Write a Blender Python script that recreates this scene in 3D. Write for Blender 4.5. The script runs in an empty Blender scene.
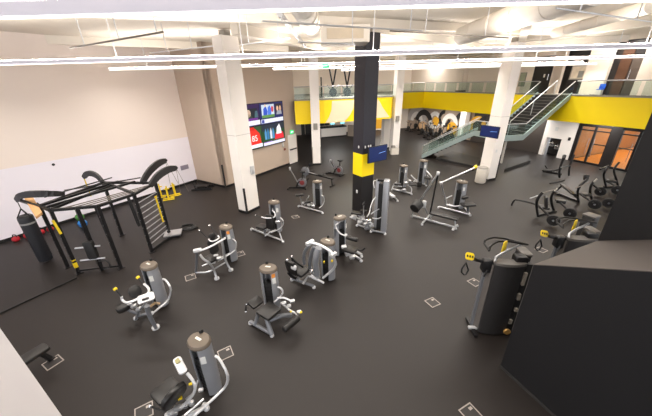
import bpy, bmesh, math, random
from mathutils import Vector, Matrix
random.seed(7)
V = Vector
sc = bpy.context.scene
col = sc.collection

# ------------------------------------------------------------------ camera
F, CX, CY, H = 284.0, 326.0, 208.0, 5.5
nad = V((15.0, 642.0, F)).normalized()
upv = -nad
fw = V((0, 0, 1)); fw = (fw - upv * fw.dot(upv)).normalized()
rt = fw.cross(upv)
def c2w(v): return V((rt.dot(v), fw.dot(v), upv.dot(v)))
cam_d = bpy.data.cameras.new('camera')
cam_d.sensor_width = 36.0; cam_d.lens = F / 652.0 * 36.0; cam_d.clip_end = 200; cam_d.clip_start = 0.05
cam = bpy.data.objects.new('camera', cam_d); col.objects.link(cam)
ax, ay, az = c2w(V((1, 0, 0))), c2w(V((0, -1, 0))), c2w(V((0, 0, -1)))
M = Matrix((ax, ay, az)).transposed().to_4x4(); M.translation = V((0, 0, H))
cam.matrix_world = M
sc.camera = cam

def P(px, py, z=0.0):
    "the point of height z that stands at this place of the plan"
    d = c2w(V((px - CX, py - CY, F))); t = (z - H) / d.z
    return V((d.x * t, d.y * t, z))
def PY(px, py, p0, d2):
    "point on the upright plane through p0 along d2"
    r = c2w(V((px - CX, py - CY, F))); n = V((d2[1], -d2[0], 0))
    return V((0, 0, H)) + r * (n.dot(V((p0[0], p0[1], 0))) / n.dot(r))
def n2(x, y):
    v = V((x, y, 0)); return v.normalized()
A = n2(.54, .8417); B = n2(.8417, -.54)      # grid of the left hall
C = n2(.383, -.924); D = n2(.924, .383)      # grid of the right hall
Z = V((0, 0, 1))

# ------------------------------------------------------------------ materials
def lin(h):
    h = h.lstrip('#'); o = []
    for i in (0, 2, 4):
        c = int(h[i:i+2], 16) / 255
        o.append(c / 12.92 if c <= .04045 else ((c + .055) / 1.055) ** 2.4)
    return (*o, 1)
MATS = {}
def mat(name, hexc, rough=.5, metal=0, var=.08, scale=6, bump=0, emit=0, spec=.5):
    if name in MATS: return MATS[name]
    m = bpy.data.materials.new(name); m.use_nodes = True
    nt = m.node_tree; b = nt.nodes['Principled BSDF']
    c = lin(hexc)
    tc = nt.nodes.new('ShaderNodeTexCoord'); nz = nt.nodes.new('ShaderNodeTexNoise')
    nz.inputs['Scale'].default_value = scale; nz.inputs['Detail'].default_value = 4
    nt.links.new(tc.outputs['Object'], nz.inputs['Vector'])
    mx = nt.nodes.new('ShaderNodeMix'); mx.data_type = 'RGBA'
    mx.inputs[6].default_value = (*[v * (1 - var) for v in c[:3]], 1)
    mx.inputs[7].default_value = (*[min(1, v * (1 + var)) for v in c[:3]], 1)
    nt.links.new(nz.outputs['Fac'], mx.inputs[0])
    nt.links.new(mx.outputs[2], b.inputs['Base Color'])
    b.inputs['Roughness'].default_value = rough; b.inputs['Metallic'].default_value = metal
    b.inputs['Specular IOR Level'].default_value = spec
    if bump:
        bp = nt.nodes.new('ShaderNodeBump'); bp.inputs['Strength'].default_value = bump
        n3 = nt.nodes.new('ShaderNodeTexNoise'); n3.inputs['Scale'].default_value = scale * 12
        nt.links.new(tc.outputs['Object'], n3.inputs['Vector'])
        nt.links.new(n3.outputs['Fac'], bp.inputs['Height']); nt.links.new(bp.outputs['Normal'], b.inputs['Normal'])
    if emit:
        nt.links.new(mx.outputs[2], b.inputs['Emission Color']); b.inputs['Emission Strength'].default_value = emit
    MATS[name] = m
    return m
floor_m = mat('rubber_floor', '201b19', .5, 0, .12, 1.2, .03, spec=.36)
white_p = mat('white_paint', 'ece6e0', .6, 0, .02, 2)
tan_p = mat('tan_paint', 'b9a797', .7, 0, .03, 1)
cream_p = mat('cream_paint', 'ecdfd0', .7, 0, .03, 1)
ceil_m = mat('ceiling_paint', 'e4dccf', .8, 0, .06, .8)
duct_m = mat('duct_paint', 'e8e0d4', .5, 0, .04, 1.5)
black_w = mat('black_wall', '141315', .62, 0, .06, 1, spec=.35)
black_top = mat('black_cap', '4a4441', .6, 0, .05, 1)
yellow_w = mat('yellow_paint', 'ffde00', .5, 0, .02, 1)
cream_w = mat('fascia_cream', 'f0d9b8', .6, 0, .02, 1)
navy_w = mat('column_dark', '23222c', .5, 0, .05, 2)
blk = mat('black_rubber', '171616', .6, 0, .1, 8)
base_m = mat('base_black', '151414', .5, 0, .05, 3)
pad_m = mat('black_vinyl', '1b1918', .42, 0, .08, 9)
blk_met = mat('black_steel', '1c1b1c', .4, .3, .08, 7)
silver = mat('silver_paint', 'b9babd', .3, .7, .05, 9)
white_met = mat('white_steel', 'd0d0d2', .33, .35, .04, 9)
grey_t = mat('grey_shroud', '96989d', .36, .35, .06, 4)
grey_d = mat('grey_steel', '77797e', .4, .4, .06, 6)
cap_m = mat('taupe_plastic', '61564a', .45, 0, .06, 8)
badge_m = mat('badge_silver', 'd9d5cc', .4, .3, .03, 9)
label_m = mat('placard_white', 'd9d9d6', .5, 0, .05, 20)
orange_m = mat('placard_orange', 'd98a3a', .5, 0, .08, 20)
yel = mat('yellow_plastic', 'e6c71a', .45, 0, .05, 8)
chrome = mat('chrome', 'd8d8da', .18, .9, .03, 9)
wood_m = mat('birch_wood', 'c89a68', .5, 0, .12, 5)
red_m = mat('red_vinyl', 'b3202a', .5, 0, .08, 8)
blue_m = mat('blue_vinyl', '2477c4', .5, 0, .08, 8)
green_m = mat('green_vinyl', '4c8a3a', .5, 0, .08, 8)
court_m = mat('court_wood', 'c4701c', .4, 0, .12, 3, emit=.25)  # wood floor has its own glow, standing in for light on it
brown_m = mat('brown_wood', '54341f', .5, 0, .15, 4)
dark_door = mat('dark_door', '1d1918', .4, 0, .08, 2)
stone_m = mat('light_bin', 'cfc8bd', .6, 0, .08, 14)
tread_m = mat('stair_black', '1b1918', .6, 0, .08, 6)
nosing_m = mat('stair_nosing', '55504a', .5, 0, .05, 6)
stringer_m = mat('stringer_grey', '8a9896', .35, .1, .05, 4)
slab_m = mat('slab_grey', '8f8a82', .6, 0, .06, 4)
scr_blue = mat('screen_blue', '0b1d4c', .3, 0, .15, 3, emit=.3)
scr_hi = mat('screen_swoosh', '7fa8e8', .3, 0, .03, 3, emit=.4)
def em(name, hexc, s): return mat(name, hexc, .5, 0, .02, 5, emit=s)
light_m = em('diffuser_glow', 'fff6ee', 2.2)
uplight_m = em('uplight_glow', 'fff5ec', 62.0)
exit_g = em('exit_green', '22b066', 1.2)
cyan_s = em('screen_cyan', '8fd8e8', .8)

def glass(name, hexc, fac=.75):
    m = bpy.data.materials.new(name); m.use_nodes = True; nt = m.node_tree
    nt.nodes.remove(nt.nodes['Principled BSDF'])
    out = nt.nodes['Material Output']
    tr = nt.nodes.new('ShaderNodeBsdfTransparent'); tr.inputs[0].default_value = lin('ecf3f0')
    gl = nt.nodes.new('ShaderNodeBsdfGlossy'); gl.inputs['Roughness'].default_value = .05; gl.inputs[0].default_value = lin('e8f4f0')
    df = nt.nodes.new('ShaderNodeBsdfDiffuse'); df.inputs[0].default_value = lin(hexc)
    m1 = nt.nodes.new('ShaderNodeMixShader'); m1.inputs[0].default_value = .3
    nt.links.new(gl.outputs[0], m1.inputs[1]); nt.links.new(df.outputs[0], m1.inputs[2])
    m1.inputs[0].default_value = .45
    m2 = nt.nodes.new('ShaderNodeMixShader'); m2.inputs[0].default_value = 1 - fac
    nt.links.new(tr.outputs[0], m2.inputs[1]); nt.links.new(m1.outputs[0], m2.inputs[2])
    nt.links.new(m2.outputs[0], out.inputs['Surface'])
    MATS[name] = m
    return m
glass_m = glass('railing_glass', 'b4c8c0', .95)
glass_d = glass('door_glass', '8a9a90', .93)

# left wall: white below, beige above; painted by height
def two_tone(name, low, high, zc):
    m = mat(name, low, .65, 0, .02, 1)
    nt = m.node_tree; b = nt.nodes['Principled BSDF']
    geo = nt.nodes.new('ShaderNodeNewGeometry'); sp = nt.nodes.new('ShaderNodeSeparateXYZ')
    nt.links.new(geo.outputs['Position'], sp.inputs[0])
    gt = nt.nodes.new('ShaderNodeMath'); gt.operation = 'GREATER_THAN'; gt.inputs[1].default_value = zc
    nt.links.new(sp.outputs['Z'], gt.inputs[0])
    mx = nt.nodes.new('ShaderNodeMix'); mx.data_type = 'RGBA'
    mx.inputs[6].default_value = lin(low); mx.inputs[7].default_value = lin(high)
    nt.links.new(gt.outputs[0], mx.inputs[0]); nt.links.new(mx.outputs[2], b.inputs['Base Color'])
    return m
leftwall_m = two_tone('left_wall_paint', 'ece7f0', 'e9dcd3', 2.74)

# ------------------------------------------------------------------ mesh builder
class MB:
    def __init__(s): s.v = []; s.f = []; s.m = []; s.cur = 0
    def add(s, vs, fs):
        o = len(s.v); s.v += [V(p) for p in vs]
        for f in fs: s.f.append([i + o for i in f]); s.m.append(s.cur)
        return s
    def box(s, c, size, x=None, y=None, z=None):
        c = V(c); x = V(x) if x else V((1, 0, 0)); z = V(z) if z else V((0, 0, 1)); y = V(y) if y else z.cross(x)
        hx, hy, hz = [k / 2 for k in size]
        vs = [c + x * (hx * i) + y * (hy * j) + z * (hz * k) for i in (-1, 1) for j in (-1, 1) for k in (-1, 1)]
        return s.add(vs, [(0, 1, 3, 2), (4, 6, 7, 5), (0, 4, 5, 1), (2, 3, 7, 6), (0, 2, 6, 4), (1, 5, 7, 3)])
    def bar(s, p, q, w, h, up=Z, ext=0):
        p, q = V(p), V(q); x = (q - p).normalized(); u = V(up)
        if abs(x.dot(u)) > .98: u = V((0, 1, 0))
        y = u.cross(x).normalized(); z = x.cross(y)
        return s.box((p + q) / 2, ((q - p).length + ext, w, h), x, y, z)
    def tube(s, pts, r, n=8, smooth=0, closed=False):
        pts = [V(p) for p in pts]
        for _ in range(smooth):
            q = [pts[0]]
            for a, b in zip(pts, pts[1:]):
                q += [a * .75 + b * .25, a * .25 + b * .75]
            q.append(pts[-1]); pts = q
        rs = r if isinstance(r, (list, tuple)) else [r] * len(pts)
        if len(rs) != len(pts): rs = [rs[0] + (rs[-1] - rs[0]) * i / (len(pts) - 1) for i in range(len(pts))]
        o = len(s.v); prev = None; k = len(pts)
        for i, p in enumerate(pts):
            if closed: t = (pts[(i + 1) % k] - pts[i - 1]).normalized()
            else: t = (pts[min(i + 1, k - 1)] - pts[max(i - 1, 0)]).normalized()
            if prev is None:
                u = t.cross(Z)
                if u.length < .05: u = t.cross(V((1, 0, 0)))
                u.normalize()
            else:
                u = (prev - t * prev.dot(t)).normalized()
            prev = u; w = t.cross(u)
            for j in range(n):
                a = 2 * math.pi * j / n
                s.v.append(p + (u * math.cos(a) + w * math.sin(a)) * rs[i])
        rng = k if closed else k - 1
        for i in range(rng):
            for j in range(n):
                a = o + i * n + j; b = o + i * n + (j + 1) % n
                c = o + ((i + 1) % k) * n + (j + 1) % n; d = o + ((i + 1) % k) * n + j
                s.f.append([a, d, c, b]); s.m.append(s.cur)
        if not closed:
            s.f.append([o + j for j in range(n)]); s.m.append(s.cur)
            s.f.append([o + (k - 1) * n + j for j in reversed(range(n))]); s.m.append(s.cur)
        return s
    def prism(s, poly, axis):
        n = len(poly); axis = V(axis); lo = [V(p) for p in poly]; hi = [p + axis for p in lo]
        return s.add(lo + hi, [list(reversed(range(n))), list(range(n, 2 * n))] + [(i, (i + 1) % n, n + (i + 1) % n, n + i) for i in range(n)])
    def lathe(s, c, prof, n=16, axis=Z, ell=1.0, xa=None):
        c = V(c); a = V(axis).normalized(); u = V(xa) if xa else a.cross(V((1, 0, 0)))
        if u.length < .1: u = a.cross(V((0, 1, 0)))
        u.normalize(); w = a.cross(u); o = len(s.v)
        for r, z in prof:
            for j in range(n):
                t = 2 * math.pi * j / n
                s.v.append(c + a * z + u * (r * math.cos(t)) + w * (r * ell * math.sin(t)))
        for i in range(len(prof) - 1):
            for j in range(n):
                s.f.append([o + i * n + j, o + i * n + (j + 1) % n, o + (i + 1) * n + (j + 1) % n, o + (i + 1) * n + j]); s.m.append(s.cur)
        s.f.append([o + j for j in reversed(range(n))]); s.m.append(s.cur)
        s.f.append([o + (len(prof) - 1) * n + j for j in range(n)]); s.m.append(s.cur)
        return s
    def pad(s, c, x, y, sx, sy, th, rad=.06, bev=.02):
        "upholstered cushion: rounded outline with a rolled edge"
        c = V(c); x = V(x).normalized(); y = V(y); y = (y - x * y.dot(x)).normalized(); z = x.cross(y)
        rad = min(rad, sx / 2 - .001, sy / 2 - .001)
        def ring(ins, h):
            out = []; r = max(rad - ins, .004); hx, hy = sx / 2 - ins, sy / 2 - ins
            for qx, qy, a0 in ((1, 1, 0), (-1, 1, 90), (-1, -1, 180), (1, -1, 270)):
                for k in range(4):
                    a = math.radians(a0 + 30 * k)
                    out.append(c + x * (qx * (hx - r) + r * math.cos(a)) + y * (qy * (hy - r) + r * math.sin(a)) + z * h)
            return out
        bev = min(bev, th / 2.2, sx / 3, sy / 3)
        rs = [ring(bev, -th / 2), ring(bev * .3, -th / 2 + bev * .3), ring(0, -th / 2 + bev), ring(0, th / 2 - bev), ring(bev * .3, th / 2 - bev * .3), ring(bev, th / 2)]
        o = len(s.v); n = 16
        for r in rs: s.v += r
        for i in range(5):
            for j in range(n):
                s.f.append([o + i * n + j, o + i * n + (j + 1) % n, o + (i + 1) * n + (j + 1) % n, o + (i + 1) * n + j]); s.m.append(s.cur)
        s.f.append([o + j for j in reversed(range(n))]); s.m.append(s.cur)
        s.f.append([o + 5 * n + j for j in range(n)]); s.m.append(s.cur)
        return s
    def build(s, name, m, parent=None, off=None, smooth=True, label=None):
        off = V(off) if off is not None else V((0, 0, 0))
        me = bpy.data.meshes.new(name)
        me.from_pydata([tuple(p - off) for p in s.v], [], s.f)
        ms = m if isinstance(m, (list, tuple)) else [m]
        for k in ms: me.materials.append(k)
        if len(ms) > 1: me.polygons.foreach_set('material_index', s.m)
        bm = bmesh.new(); bm.from_mesh(me); bmesh.ops.recalc_face_normals(bm, faces=bm.faces); bm.to_mesh(me); bm.free()
        if smooth:
            me.polygons.foreach_set('use_smooth', [True] * len(me.polygons))
            me.set_sharp_from_angle(angle=math.radians(38))
        o = bpy.data.objects.new(name, me); col.objects.link(o)
        if parent is not None: o.parent = parent
        else: o.location = off
        if label: o['label'] = label
        return o

def tag(o, label, cat, group=None, kind=None):
    o['label'] = label; o['category'] = cat
    if group: o['group'] = group
    if kind: o['kind'] = kind
    return o
def thing(name, label, cat, loc, rot=0, group=None):
    o = bpy.data.objects.new(name, None); o.empty_display_size = .1; col.objects.link(o)
    o.location = V(loc); o.rotation_euler = (0, 0, rot)
    return tag(o, label, cat, group)
def struct(name, mb, m, parent=None, smooth=False):
    o = mb.build(name, m, parent, smooth=smooth)
    if parent is None: o['kind'] = 'structure'
    return o
def copy_tree(o, parent=None):
    c = o.copy(); col.objects.link(c); c.parent = parent
    for ch in list(o.children): copy_tree(ch, c)
    return c

# ================================================================== SETTING
HC = 7.42
mb = MB(); mb.box((4, 16, -.1), (46, 60, .2)); struct('floor', mb, floor_m)
mb = MB(); mb.box((4, 17, HC + .1), (46, 56, .2)); struct('ceiling', mb, ceil_m)

def wall(name, p, q, z0, z1, th, m, side=1, parent=None):
    "upright slab whose seen face runs from p to q, thickness behind it"
    p, q = V(p), V(q); d = (q - p); d.z = 0; d.normalize(); n = V((-d.y, d.x, 0)) * side
    mb = MB(); mb.prism([V((p.x, p.y, z0)), V((q.x, q.y, z0)), V((q.x, q.y, z0)) + n * th, V((p.x, p.y, z0)) + n * th], (0, 0, z1 - z0))
    return struct(name, mb, m, parent)
def base(name, p, q, h=.12, th=.025, side=-1, m=None):
    return wall(name, p, q, 0.0, h, th, m or base_m, side)

LWc = P(197.3, 180.9); LW0 = LWc - A * 16.5
conv = LWc + B * 2.67
tve = conv + A * 6.95
wall('wall_left', LW0, LWc, 0, HC, .25, leftwall_m, 1)
base('baseboard_left', LW0, LWc)
wall('wall_back', LWc, conv, 0, HC, .25, tan_p, 1)
base('baseboard_back', LWc, conv)
wall('wall_television', conv, tve, 0, HC, .25, tan_p, 1)
base('baseboard_television', conv, tve)
bl = V((-4.2, 33.0, 0)); bc = V((10.5, 37.0, 0))
wall('wall_return', tve, bl, 0, HC, .2, tan_p, 1)
wall('wall_far', bl, bc, 0, HC, .25, cream_p, 1)
p20 = V((17.5, 20.1, 0))
dw0 = bc; dwu = lambda u: p20 + C * u
# right hall wall, with openings low (glass doors, niche) and high (doors)
def dwall(name, u0, u1, z0, z1, m): return wall(name, dwu(u0), dwu(u1), z0, z1, .25, m, 1)
ufar = (bc - p20).dot(C)
dwall('wall_right_far', ufar, -2.0, 2.86, HC, cream_p)
dwall('wall_right_far_lower', ufar, -8.5, 0, 2.86, mat('wall_taupe', 'a89482', .7, 0, .05, 2))
dwall('wall_right_dark', -8.5, -2.0, 0, 2.86, mat('dark_brown_wall', '352e2a', .6, 0, .06, 2))
dwall('wall_right_niche_side', -2.0, -1.72, 0, 4.4, white_p)
dwall('wall_right_niche_head', -1.72, -.68, 1.35, 4.4, white_p)
dwall('wall_right_pier', -.68, .12, 0, 4.4, white_p)
dwall('wall_right_head', .12, 6.0, 2.5, 4.4, dark_door)
dwall('wall_right_end', 5.2, 11.0, 0, HC, cream_p)
# upper storey of the same wall
dwall('wall_upper_pier', -2.62, -1.95, 4.4, HC, cream_p)
dwall('wall_upper_pier_middle', -.55, .68, 4.4, HC, cream_p)
dwall('wall_upper_pier_right', 2.15, 5.2, 4.4, HC, cream_p)

# openings in the upper storey: recessed dark door fronts
dn = [0]
def upper_opening(u0, u1, m, name):
    n = -D
    q0, q1 = dwu(u0) + D * .3, dwu(u1) + D * .3
    return wall(name, q0, q1, 4.4, HC, .1, m, 1)
o1 = upper_opening(-2.0, -1.6, dark_door, 'wall_upper_recess')
o2 = upper_opening(-1.95, -.4, dark_door, 'wall_upper_recess_middle')
o3 = upper_opening(.5, 2.3, dark_door, 'wall_upper_recess_right')
# far dark door (opening 1) lies in front of the full-height far wall
def leaf(name, u0, u1, z0, z1, m, out=.03, parent=None):
    return wall(name, dwu(u0) - D * out, dwu(u1) - D * out, z0, z1, .04, m, 1, parent)
d1 = leaf('door_1', -3.9, -2.6, 4.4, 6.9, dark_door)
mb = MB(); mb.box(dwu(-3.05) - D * .05 + Z * 5.6, (.1, .02, .22), C); mb.build('door_sign', badge_m, d1)
mb = MB(); mb.tube([dwu(-2.75) - D * .08 + Z * 5.3, dwu(-2.75) - D * .08 + Z * 5.7], .02); mb.build('door_handle', chrome, d1)
d2 = wall('door_2', dwu(1.02) + D * .24, dwu(1.55) + D * .24, 4.4, 6.9, .05, brown_m, 1)
d3 = wall('door_3', dwu(1.6) + D * .24, dwu(2.1) + D * .24, 4.4, 6.5, .05, mat('grey_brown', '54483f', .5, 0, .1, 3), 1)
mb = MB(); mb.tube([dwu(1.68) + D * .2 + Z * 5.3, dwu(1.68) + D * .2 + Z * 5.8], .02); mb.build('door_handle', chrome, d3)
# brown door on the far wall of the upper storey
fdir = (bc - bl).normalized(); fn = V((fdir.y, -fdir.x, 0))
def farp(px, z):
    q = PY(px, 90, bl, (fdir.x, fdir.y)); return V((q.x, q.y, z))
d4 = wall('door_4', farp(418.5, 4.4) + fn * .05, farp(428, 4.4) + fn * .05, 4.4, 6.9, .04, brown_m, 1)
mb = MB(); mb.box(farp(427, 5.5) + fn * .07, (.05, .03, .2), fdir); mb.build('door_handle', chrome, d4)
d5 = wall('door_5', farp(299, 0) + fn * .05, farp(311.5, 0) + fn * .05, 0, 2.75, .04, dark_door, 1)
mb = MB(); mb.box(farp(303, 1.35) + fn * .06, (.06, .03, 2.6), fdir); mb.build('door_frame', tan_p, d5)

# mezzanine slab and yellow fascia
fc = lambda y: V((13.8 + (24 - y) * .4145, y, 0))
FP = [V((-2.0, 20.8, 0)), V((0.0, 21.15, 0)), V((5.15, 23.1, 0)), V((7.75, 30.8, 0)), V((10.55, 31.9, 0)), fc(10.0)]
poly = FP + [dwu(11) - D * .02, bc - D * .02 - fdir * .02, bl + fn * .02 + fdir * .05]
up = lambda L, z: [V((p.x, p.y, z)) for p in L]
mb = MB(); mb.prism(up(poly, 2.86), (0, 0, 1.5)); struct('floor_mezzanine', mb, [slab_m])
fasc = []
names = ['wall_balcony_left', 'wall_balcony_left_middle', 'wall_balcony_side', 'wall_balcony_far', 'wall_balcony_right']
for i in range(5):
    wall(names[i], FP[i], FP[i + 1], 2.82, 4.38, .06, yellow_w, -1)
# cream swooshes painted across the left band
r = thing('painted_band', 'cream swoosh shapes painted across the yellow balcony band behind the dark column', 'mural', V((1, 21.4, 2.9)))
p, q = FP[1], FP[2]; d = (q - p).normalized(); n = V((d.y, -d.x, 0))
for lo in [[(332, 101), (354, 100), (353.5, 108), (350, 115), (344.5, 121.5), (325.5, 122.8), (329, 117), (331.5, 110)],
           [(370, 100), (378.5, 99.5), (383, 108), (389.5, 117), (370, 118.5)]]:
    pts = [PY(x_, y_, p + n * .066, (d.x, d.y)) for x_, y_ in lo]
    for k in pts: k.z = min(max(k.z, 2.84), 4.36)
    mb = MB(); mb.prism(pts, n * .008); mb.build('swoosh', cream_w, r, r.location, smooth=False)
# grey slab edge along the top
for i in range(5):
    wall('trim_%d' % (i + 1), FP[i], FP[i + 1], 4.38, 4.47, .09, slab_m, -1)

# court behind the glass doors
mb = MB(); a, b_ = dwu(.1) + D * .3, dwu(5.2) + D * .3
mb.prism([a + Z * .005, b_ + Z * .005, b_ + D * 9 + Z * .005, a + D * 9 + Z * .005], (0, 0, .02)); struct('floor_court', mb, court_m)
wall('wall_court_back', dwu(.1) + D * 9.3, dwu(5.2) + D * 9.3, 0, 4.4, .2, mat('court_wall', 'b8763a', .6, 0, .1, 2), 1)
mb = MB(); mb.box(dwu(2.65) + D * 5 + Z * 4.3, (5.3, 9, .1), C, D); struct('ceiling_court', mb, cream_p)
wall('wall_court_side', dwu(-.05) + D * .3, dwu(-.05) + D * 9.3, 0, 4.3, .2, MATS['court_wall'], 1)
# glazed door fronts
def door_front(name, u0, u1, leaves):
    mb = MB(); fw_ = .09
    for u in (u0, u1): mb.box(dwu(u) + Z * 1.25, (fw_, .1, 2.5), C, D)
    mb.box(dwu((u0 + u1) / 2) + Z * 2.46, (u1 - u0, .1, .09), C, D)
    mb.box(dwu((u0 + u1) / 2) + Z * 2.18, (u1 - u0, .1, .07), C, D)
    mb.box(dwu((u0 + u1) / 2) + Z * .06, (u1 - u0, .1, .12), C, D)
    for k in range(1, leaves): mb.box(dwu(u0 + (u1 - u0) * k / leaves) + Z * 1.25, (.12, .1, 2.5), C, D)
    r = struct(name, mb, blk_met)
    for k in range(leaves):
        a = u0 + (u1 - u0) * k / leaves; b = u0 + (u1 - u0) * (k + 1) / leaves
        g = MB(); g.box(dwu((a + b) / 2) + Z * 1.25, (b - a - .02, .012, 2.4), C, D); g.build('pane', glass_d, r, smooth=False)
        h = MB(); hu = b - .16 if k == 0 else a + .16
        h.tube([dwu(hu) - D * .1 + Z * .6, dwu(hu) - D * .1 + Z * 1.7], .018); h.build('door_handle', chrome, r)
    return r
door_front('door_6', .3, 1.98, 2)
door_front('door_7', 2.5, 5.1, 3)
wall('wall_right_dark_pier', dwu(1.98) - D * .06, dwu(2.5) - D * .06, 0, 2.86, .3, dark_door, 1)
wall('wall_right_dark_jamb', dwu(.12) - D * .04, dwu(.3) - D * .04, 0, 2.86, .2, dark_door, 1)
# black barrier rail in the court
r = thing('court_guard_rail', 'long black guard rail across the orange court behind the glass doors', 'rail', dwu(1.2) + D * 2.4)
mb = MB(); p1, p2 = dwu(-.0 + .1) + D * 2.2 , dwu(4.6) + D * 2.2
mb.tube([p1 + Z * .95, p2 + Z * .95], .04); mb.build('top_rail', blk_met, r, r.location)
for k in range(4):
    q = p1.lerp(p2, .04 + k * .3); mb = MB(); mb.tube([q + Z * .024, q + Z * .95], .03); mb.build('post', blk_met, r, r.location)
# drinking fountain niche
wall('wall_niche_back', dwu(-1.75) + D * .62, dwu(-.65) + D * .62, 0, 1.6, .1, dark_door, 1)
r = thing('drinking_fountain', 'steel drinking fountain pair in the dark wall niche', 'fountain', dwu(-1.2) + D * .35)
for u in (-1.42, -1.02):
    c = dwu(u) + D * .26 + Z * (.95 if u < -1.2 else .8)
    mb = MB(); mb.lathe(c - Z * .12, [(.06, 0), (.15, .06), (.17, .12), (.14, .12), (.03, .09)], 14); mb.box(c + D * .17 - Z * .12, (.3, .26, .3), C, D)
    b_o = mb.build('basin', chrome, r, r.location)
    mb = MB(); mb.tube([c + D * .1, c + D * .1 + Z * .07, c + D * .04 + Z * .09], .012, 6); mb.build('spout', chrome, b_o, r.location)
o = MB(); o.box(dwu(-.2) - D * .015 + Z * 1.45, (.16, .03, .22), C, D)
tag(o.build('wall_panel', blk, None, dwu(-.2) + Z * 1.45, smooth=False), 'small black control panel on the white pier beside the glass doors', 'panel')
mb = MB(); mb.box(dwu(-1.2) - D * .012 + Z * 2.02, (.2, .024, .26), C, D)
tag(mb.build('wall_sign', label_m, None, dwu(-1.2) + Z * 2, smooth=False), 'small pale sign on the white wall above the fountain niche', 'sign')

# columns -----------------------------------------------------------
def column(label, c, xd, sx, sy, h0, h1, m, group=None, guards=0, basem=None):
    xd = V(xd); yd = V((-xd.y, xd.x, 0))
    r = thing('structural_column', label, 'column', V((c.x, c.y, h0)))
    mb = MB(); mb.box(V((c.x, c.y, (h0 + h1) / 2)), (sx, sy, h1 - h0), xd, yd); mb.build('shaft', m, r, r.location, smooth=False)
    mb = MB(); mb.box(V((c.x, c.y, h0 + .06)), (sx + .03, sy + .03, .12), xd, yd); mb.build('base_trim', basem or base_m, r, r.location, smooth=False)
    return r, xd, yd
def guard(r, p, m=blk, z0=.12, z1=1.25, w=.07, xd=B):
    mb = MB(); mb.box(V((p.x, p.y, (z0 + z1) / 2)), (w, w, z1 - z0), xd, V((-xd.y, xd.x, 0))); mb.build('corner_guard', m, r, r.location, smooth=False)
def wbox(r, nm, c, size, xd, m):
    mb = MB(); mb.box(c, size, xd, V((-xd.y, xd.x, 0))); return mb.build(nm, m, r, r.location, smooth=False)
k = P(247.3, 213.9)
cL = k - B * .27 + A * .4
rL, x, y = column('tall white column standing nearest the tan wall with the big screen', cL, B, .54, .8, 0, HC - .25, white_p)
guard(rL, k - B * .0 + A * .0, xd=B)
wbox(rL, 'column_collar', V((cL.x, cL.y, 3.55)), (.55, .81, .012), B, slab_m)
wbox(rL, 'column_cap', V((cL.x, cL.y, HC - .16)), (.3, .3, .22), B, slab_m)
mb = MB(); q = k + A * .62 + B * .03 + Z * 1.95
mb.pad(q, A, Z, .22, .38, .07, .03, .015)
tag(mb.build('wall_dispenser', white_met, None, q), 'small white dispenser box on the side of the tall white column', 'dispenser')
# dark column
e0, e1, e2 = P(352.2, 174, 1.75), P(362, 177, 1.75), P(374.3, 174, 1.75)
xd = n2(.83, .56); yd = V((-xd.y, xd.x, 0))
cB = V((e1.x, e1.y, 0)) + xd * .34 + yd * .31
rB = thing('structural_column', 'black column with a bright yellow band standing in the middle of the gym', 'column', cB)
for nm, z0, z1, m in (('lower_shaft', 0, 1.75, mat('column_black', '1d1b1c', .45, 0, .05, 2)), ('yellow_band', 1.75, 2.72, yellow_w), ('upper_shaft', 2.72, HC - .3, navy_w)):
    mb = MB(); mb.box(V((cB.x, cB.y, (z0 + z1) / 2)), (.68, .62, z1 - z0), xd, yd); mb.build(nm, m, rB, rB.location, smooth=False)
mb = MB(); mb.box(V((cB.x, cB.y, HC - .2)), (.3, .3, .3), xd, yd); mb.build('column_cap', slab_m, rB, rB.location)
mb = MB(); mb.box(e1 * 0 + V((e1.x, e1.y, 1.0)) + yd * .3 - xd * .012, (.024, .08, .14), xd, yd); mb.build('light_switch', label_m, rB, rB.location)
for t in (.12, .3, .42):
    mb = MB(); mb.box(V((e1.x, e1.y, 3.02)) + xd * t - yd * .012, (.05, .024, .1), xd, yd); mb.build('outlet_plate', label_m, rB, rB.location)
mb = MB(); mb.box(V((e1.x, e1.y, 3.0)) + yd * .25 - xd * .012, (.024, .05, .1), xd, yd); mb.build('outlet_plate', label_m, rB, rB.location)
# right column
k = P(487, 181); xr = n2(.57, .2); yr = V((-xr.y, xr.x, 0))
cR = k + xr * .31 + yr * .34
rR, _, _ = column('tall white column beside the glass staircase carrying a small screen', cR, xr, .62, .7, 0, HC - .3, white_p)
guard(rR, k + xr * .62, z1=1.5, xd=xr)
wbox(rR, 'column_collar', V((cR.x, cR.y, 3.6)), (.63, .71, .012), xr, slab_m)
wbox(rR, 'column_cap', V((cR.x, cR.y, HC - .2)), (.3, .3, .25), xr, slab_m)
mb = MB(); mb.box(k + xr * .2 - yr * .012 + Z * 1.75, (.12, .024, .16), xr, yr); mb.build('switch_plate', label_m, rR, rR.location)
# left far column
cF = V((-.6, 20.55, 0)); xf = V((1, 0.05, 0)).normalized()
rF, _, _ = column('white column in front of the yellow balcony band nearest the exit door', cF, xf, .6, .55, 0, HC - .1, white_p)
for s in (-1, 1): guard(rF, cF + xf * (.29 * s) - V((-xf.y, xf.x, 0)) * .26, slab_m, xd=xf, z1=1.3, w=.05)
wbox(rF, 'grey_speaker', cF - V((0, .33, 0)) + Z * 2.72, (.28, .12, .42), xf, slab_m)
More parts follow.
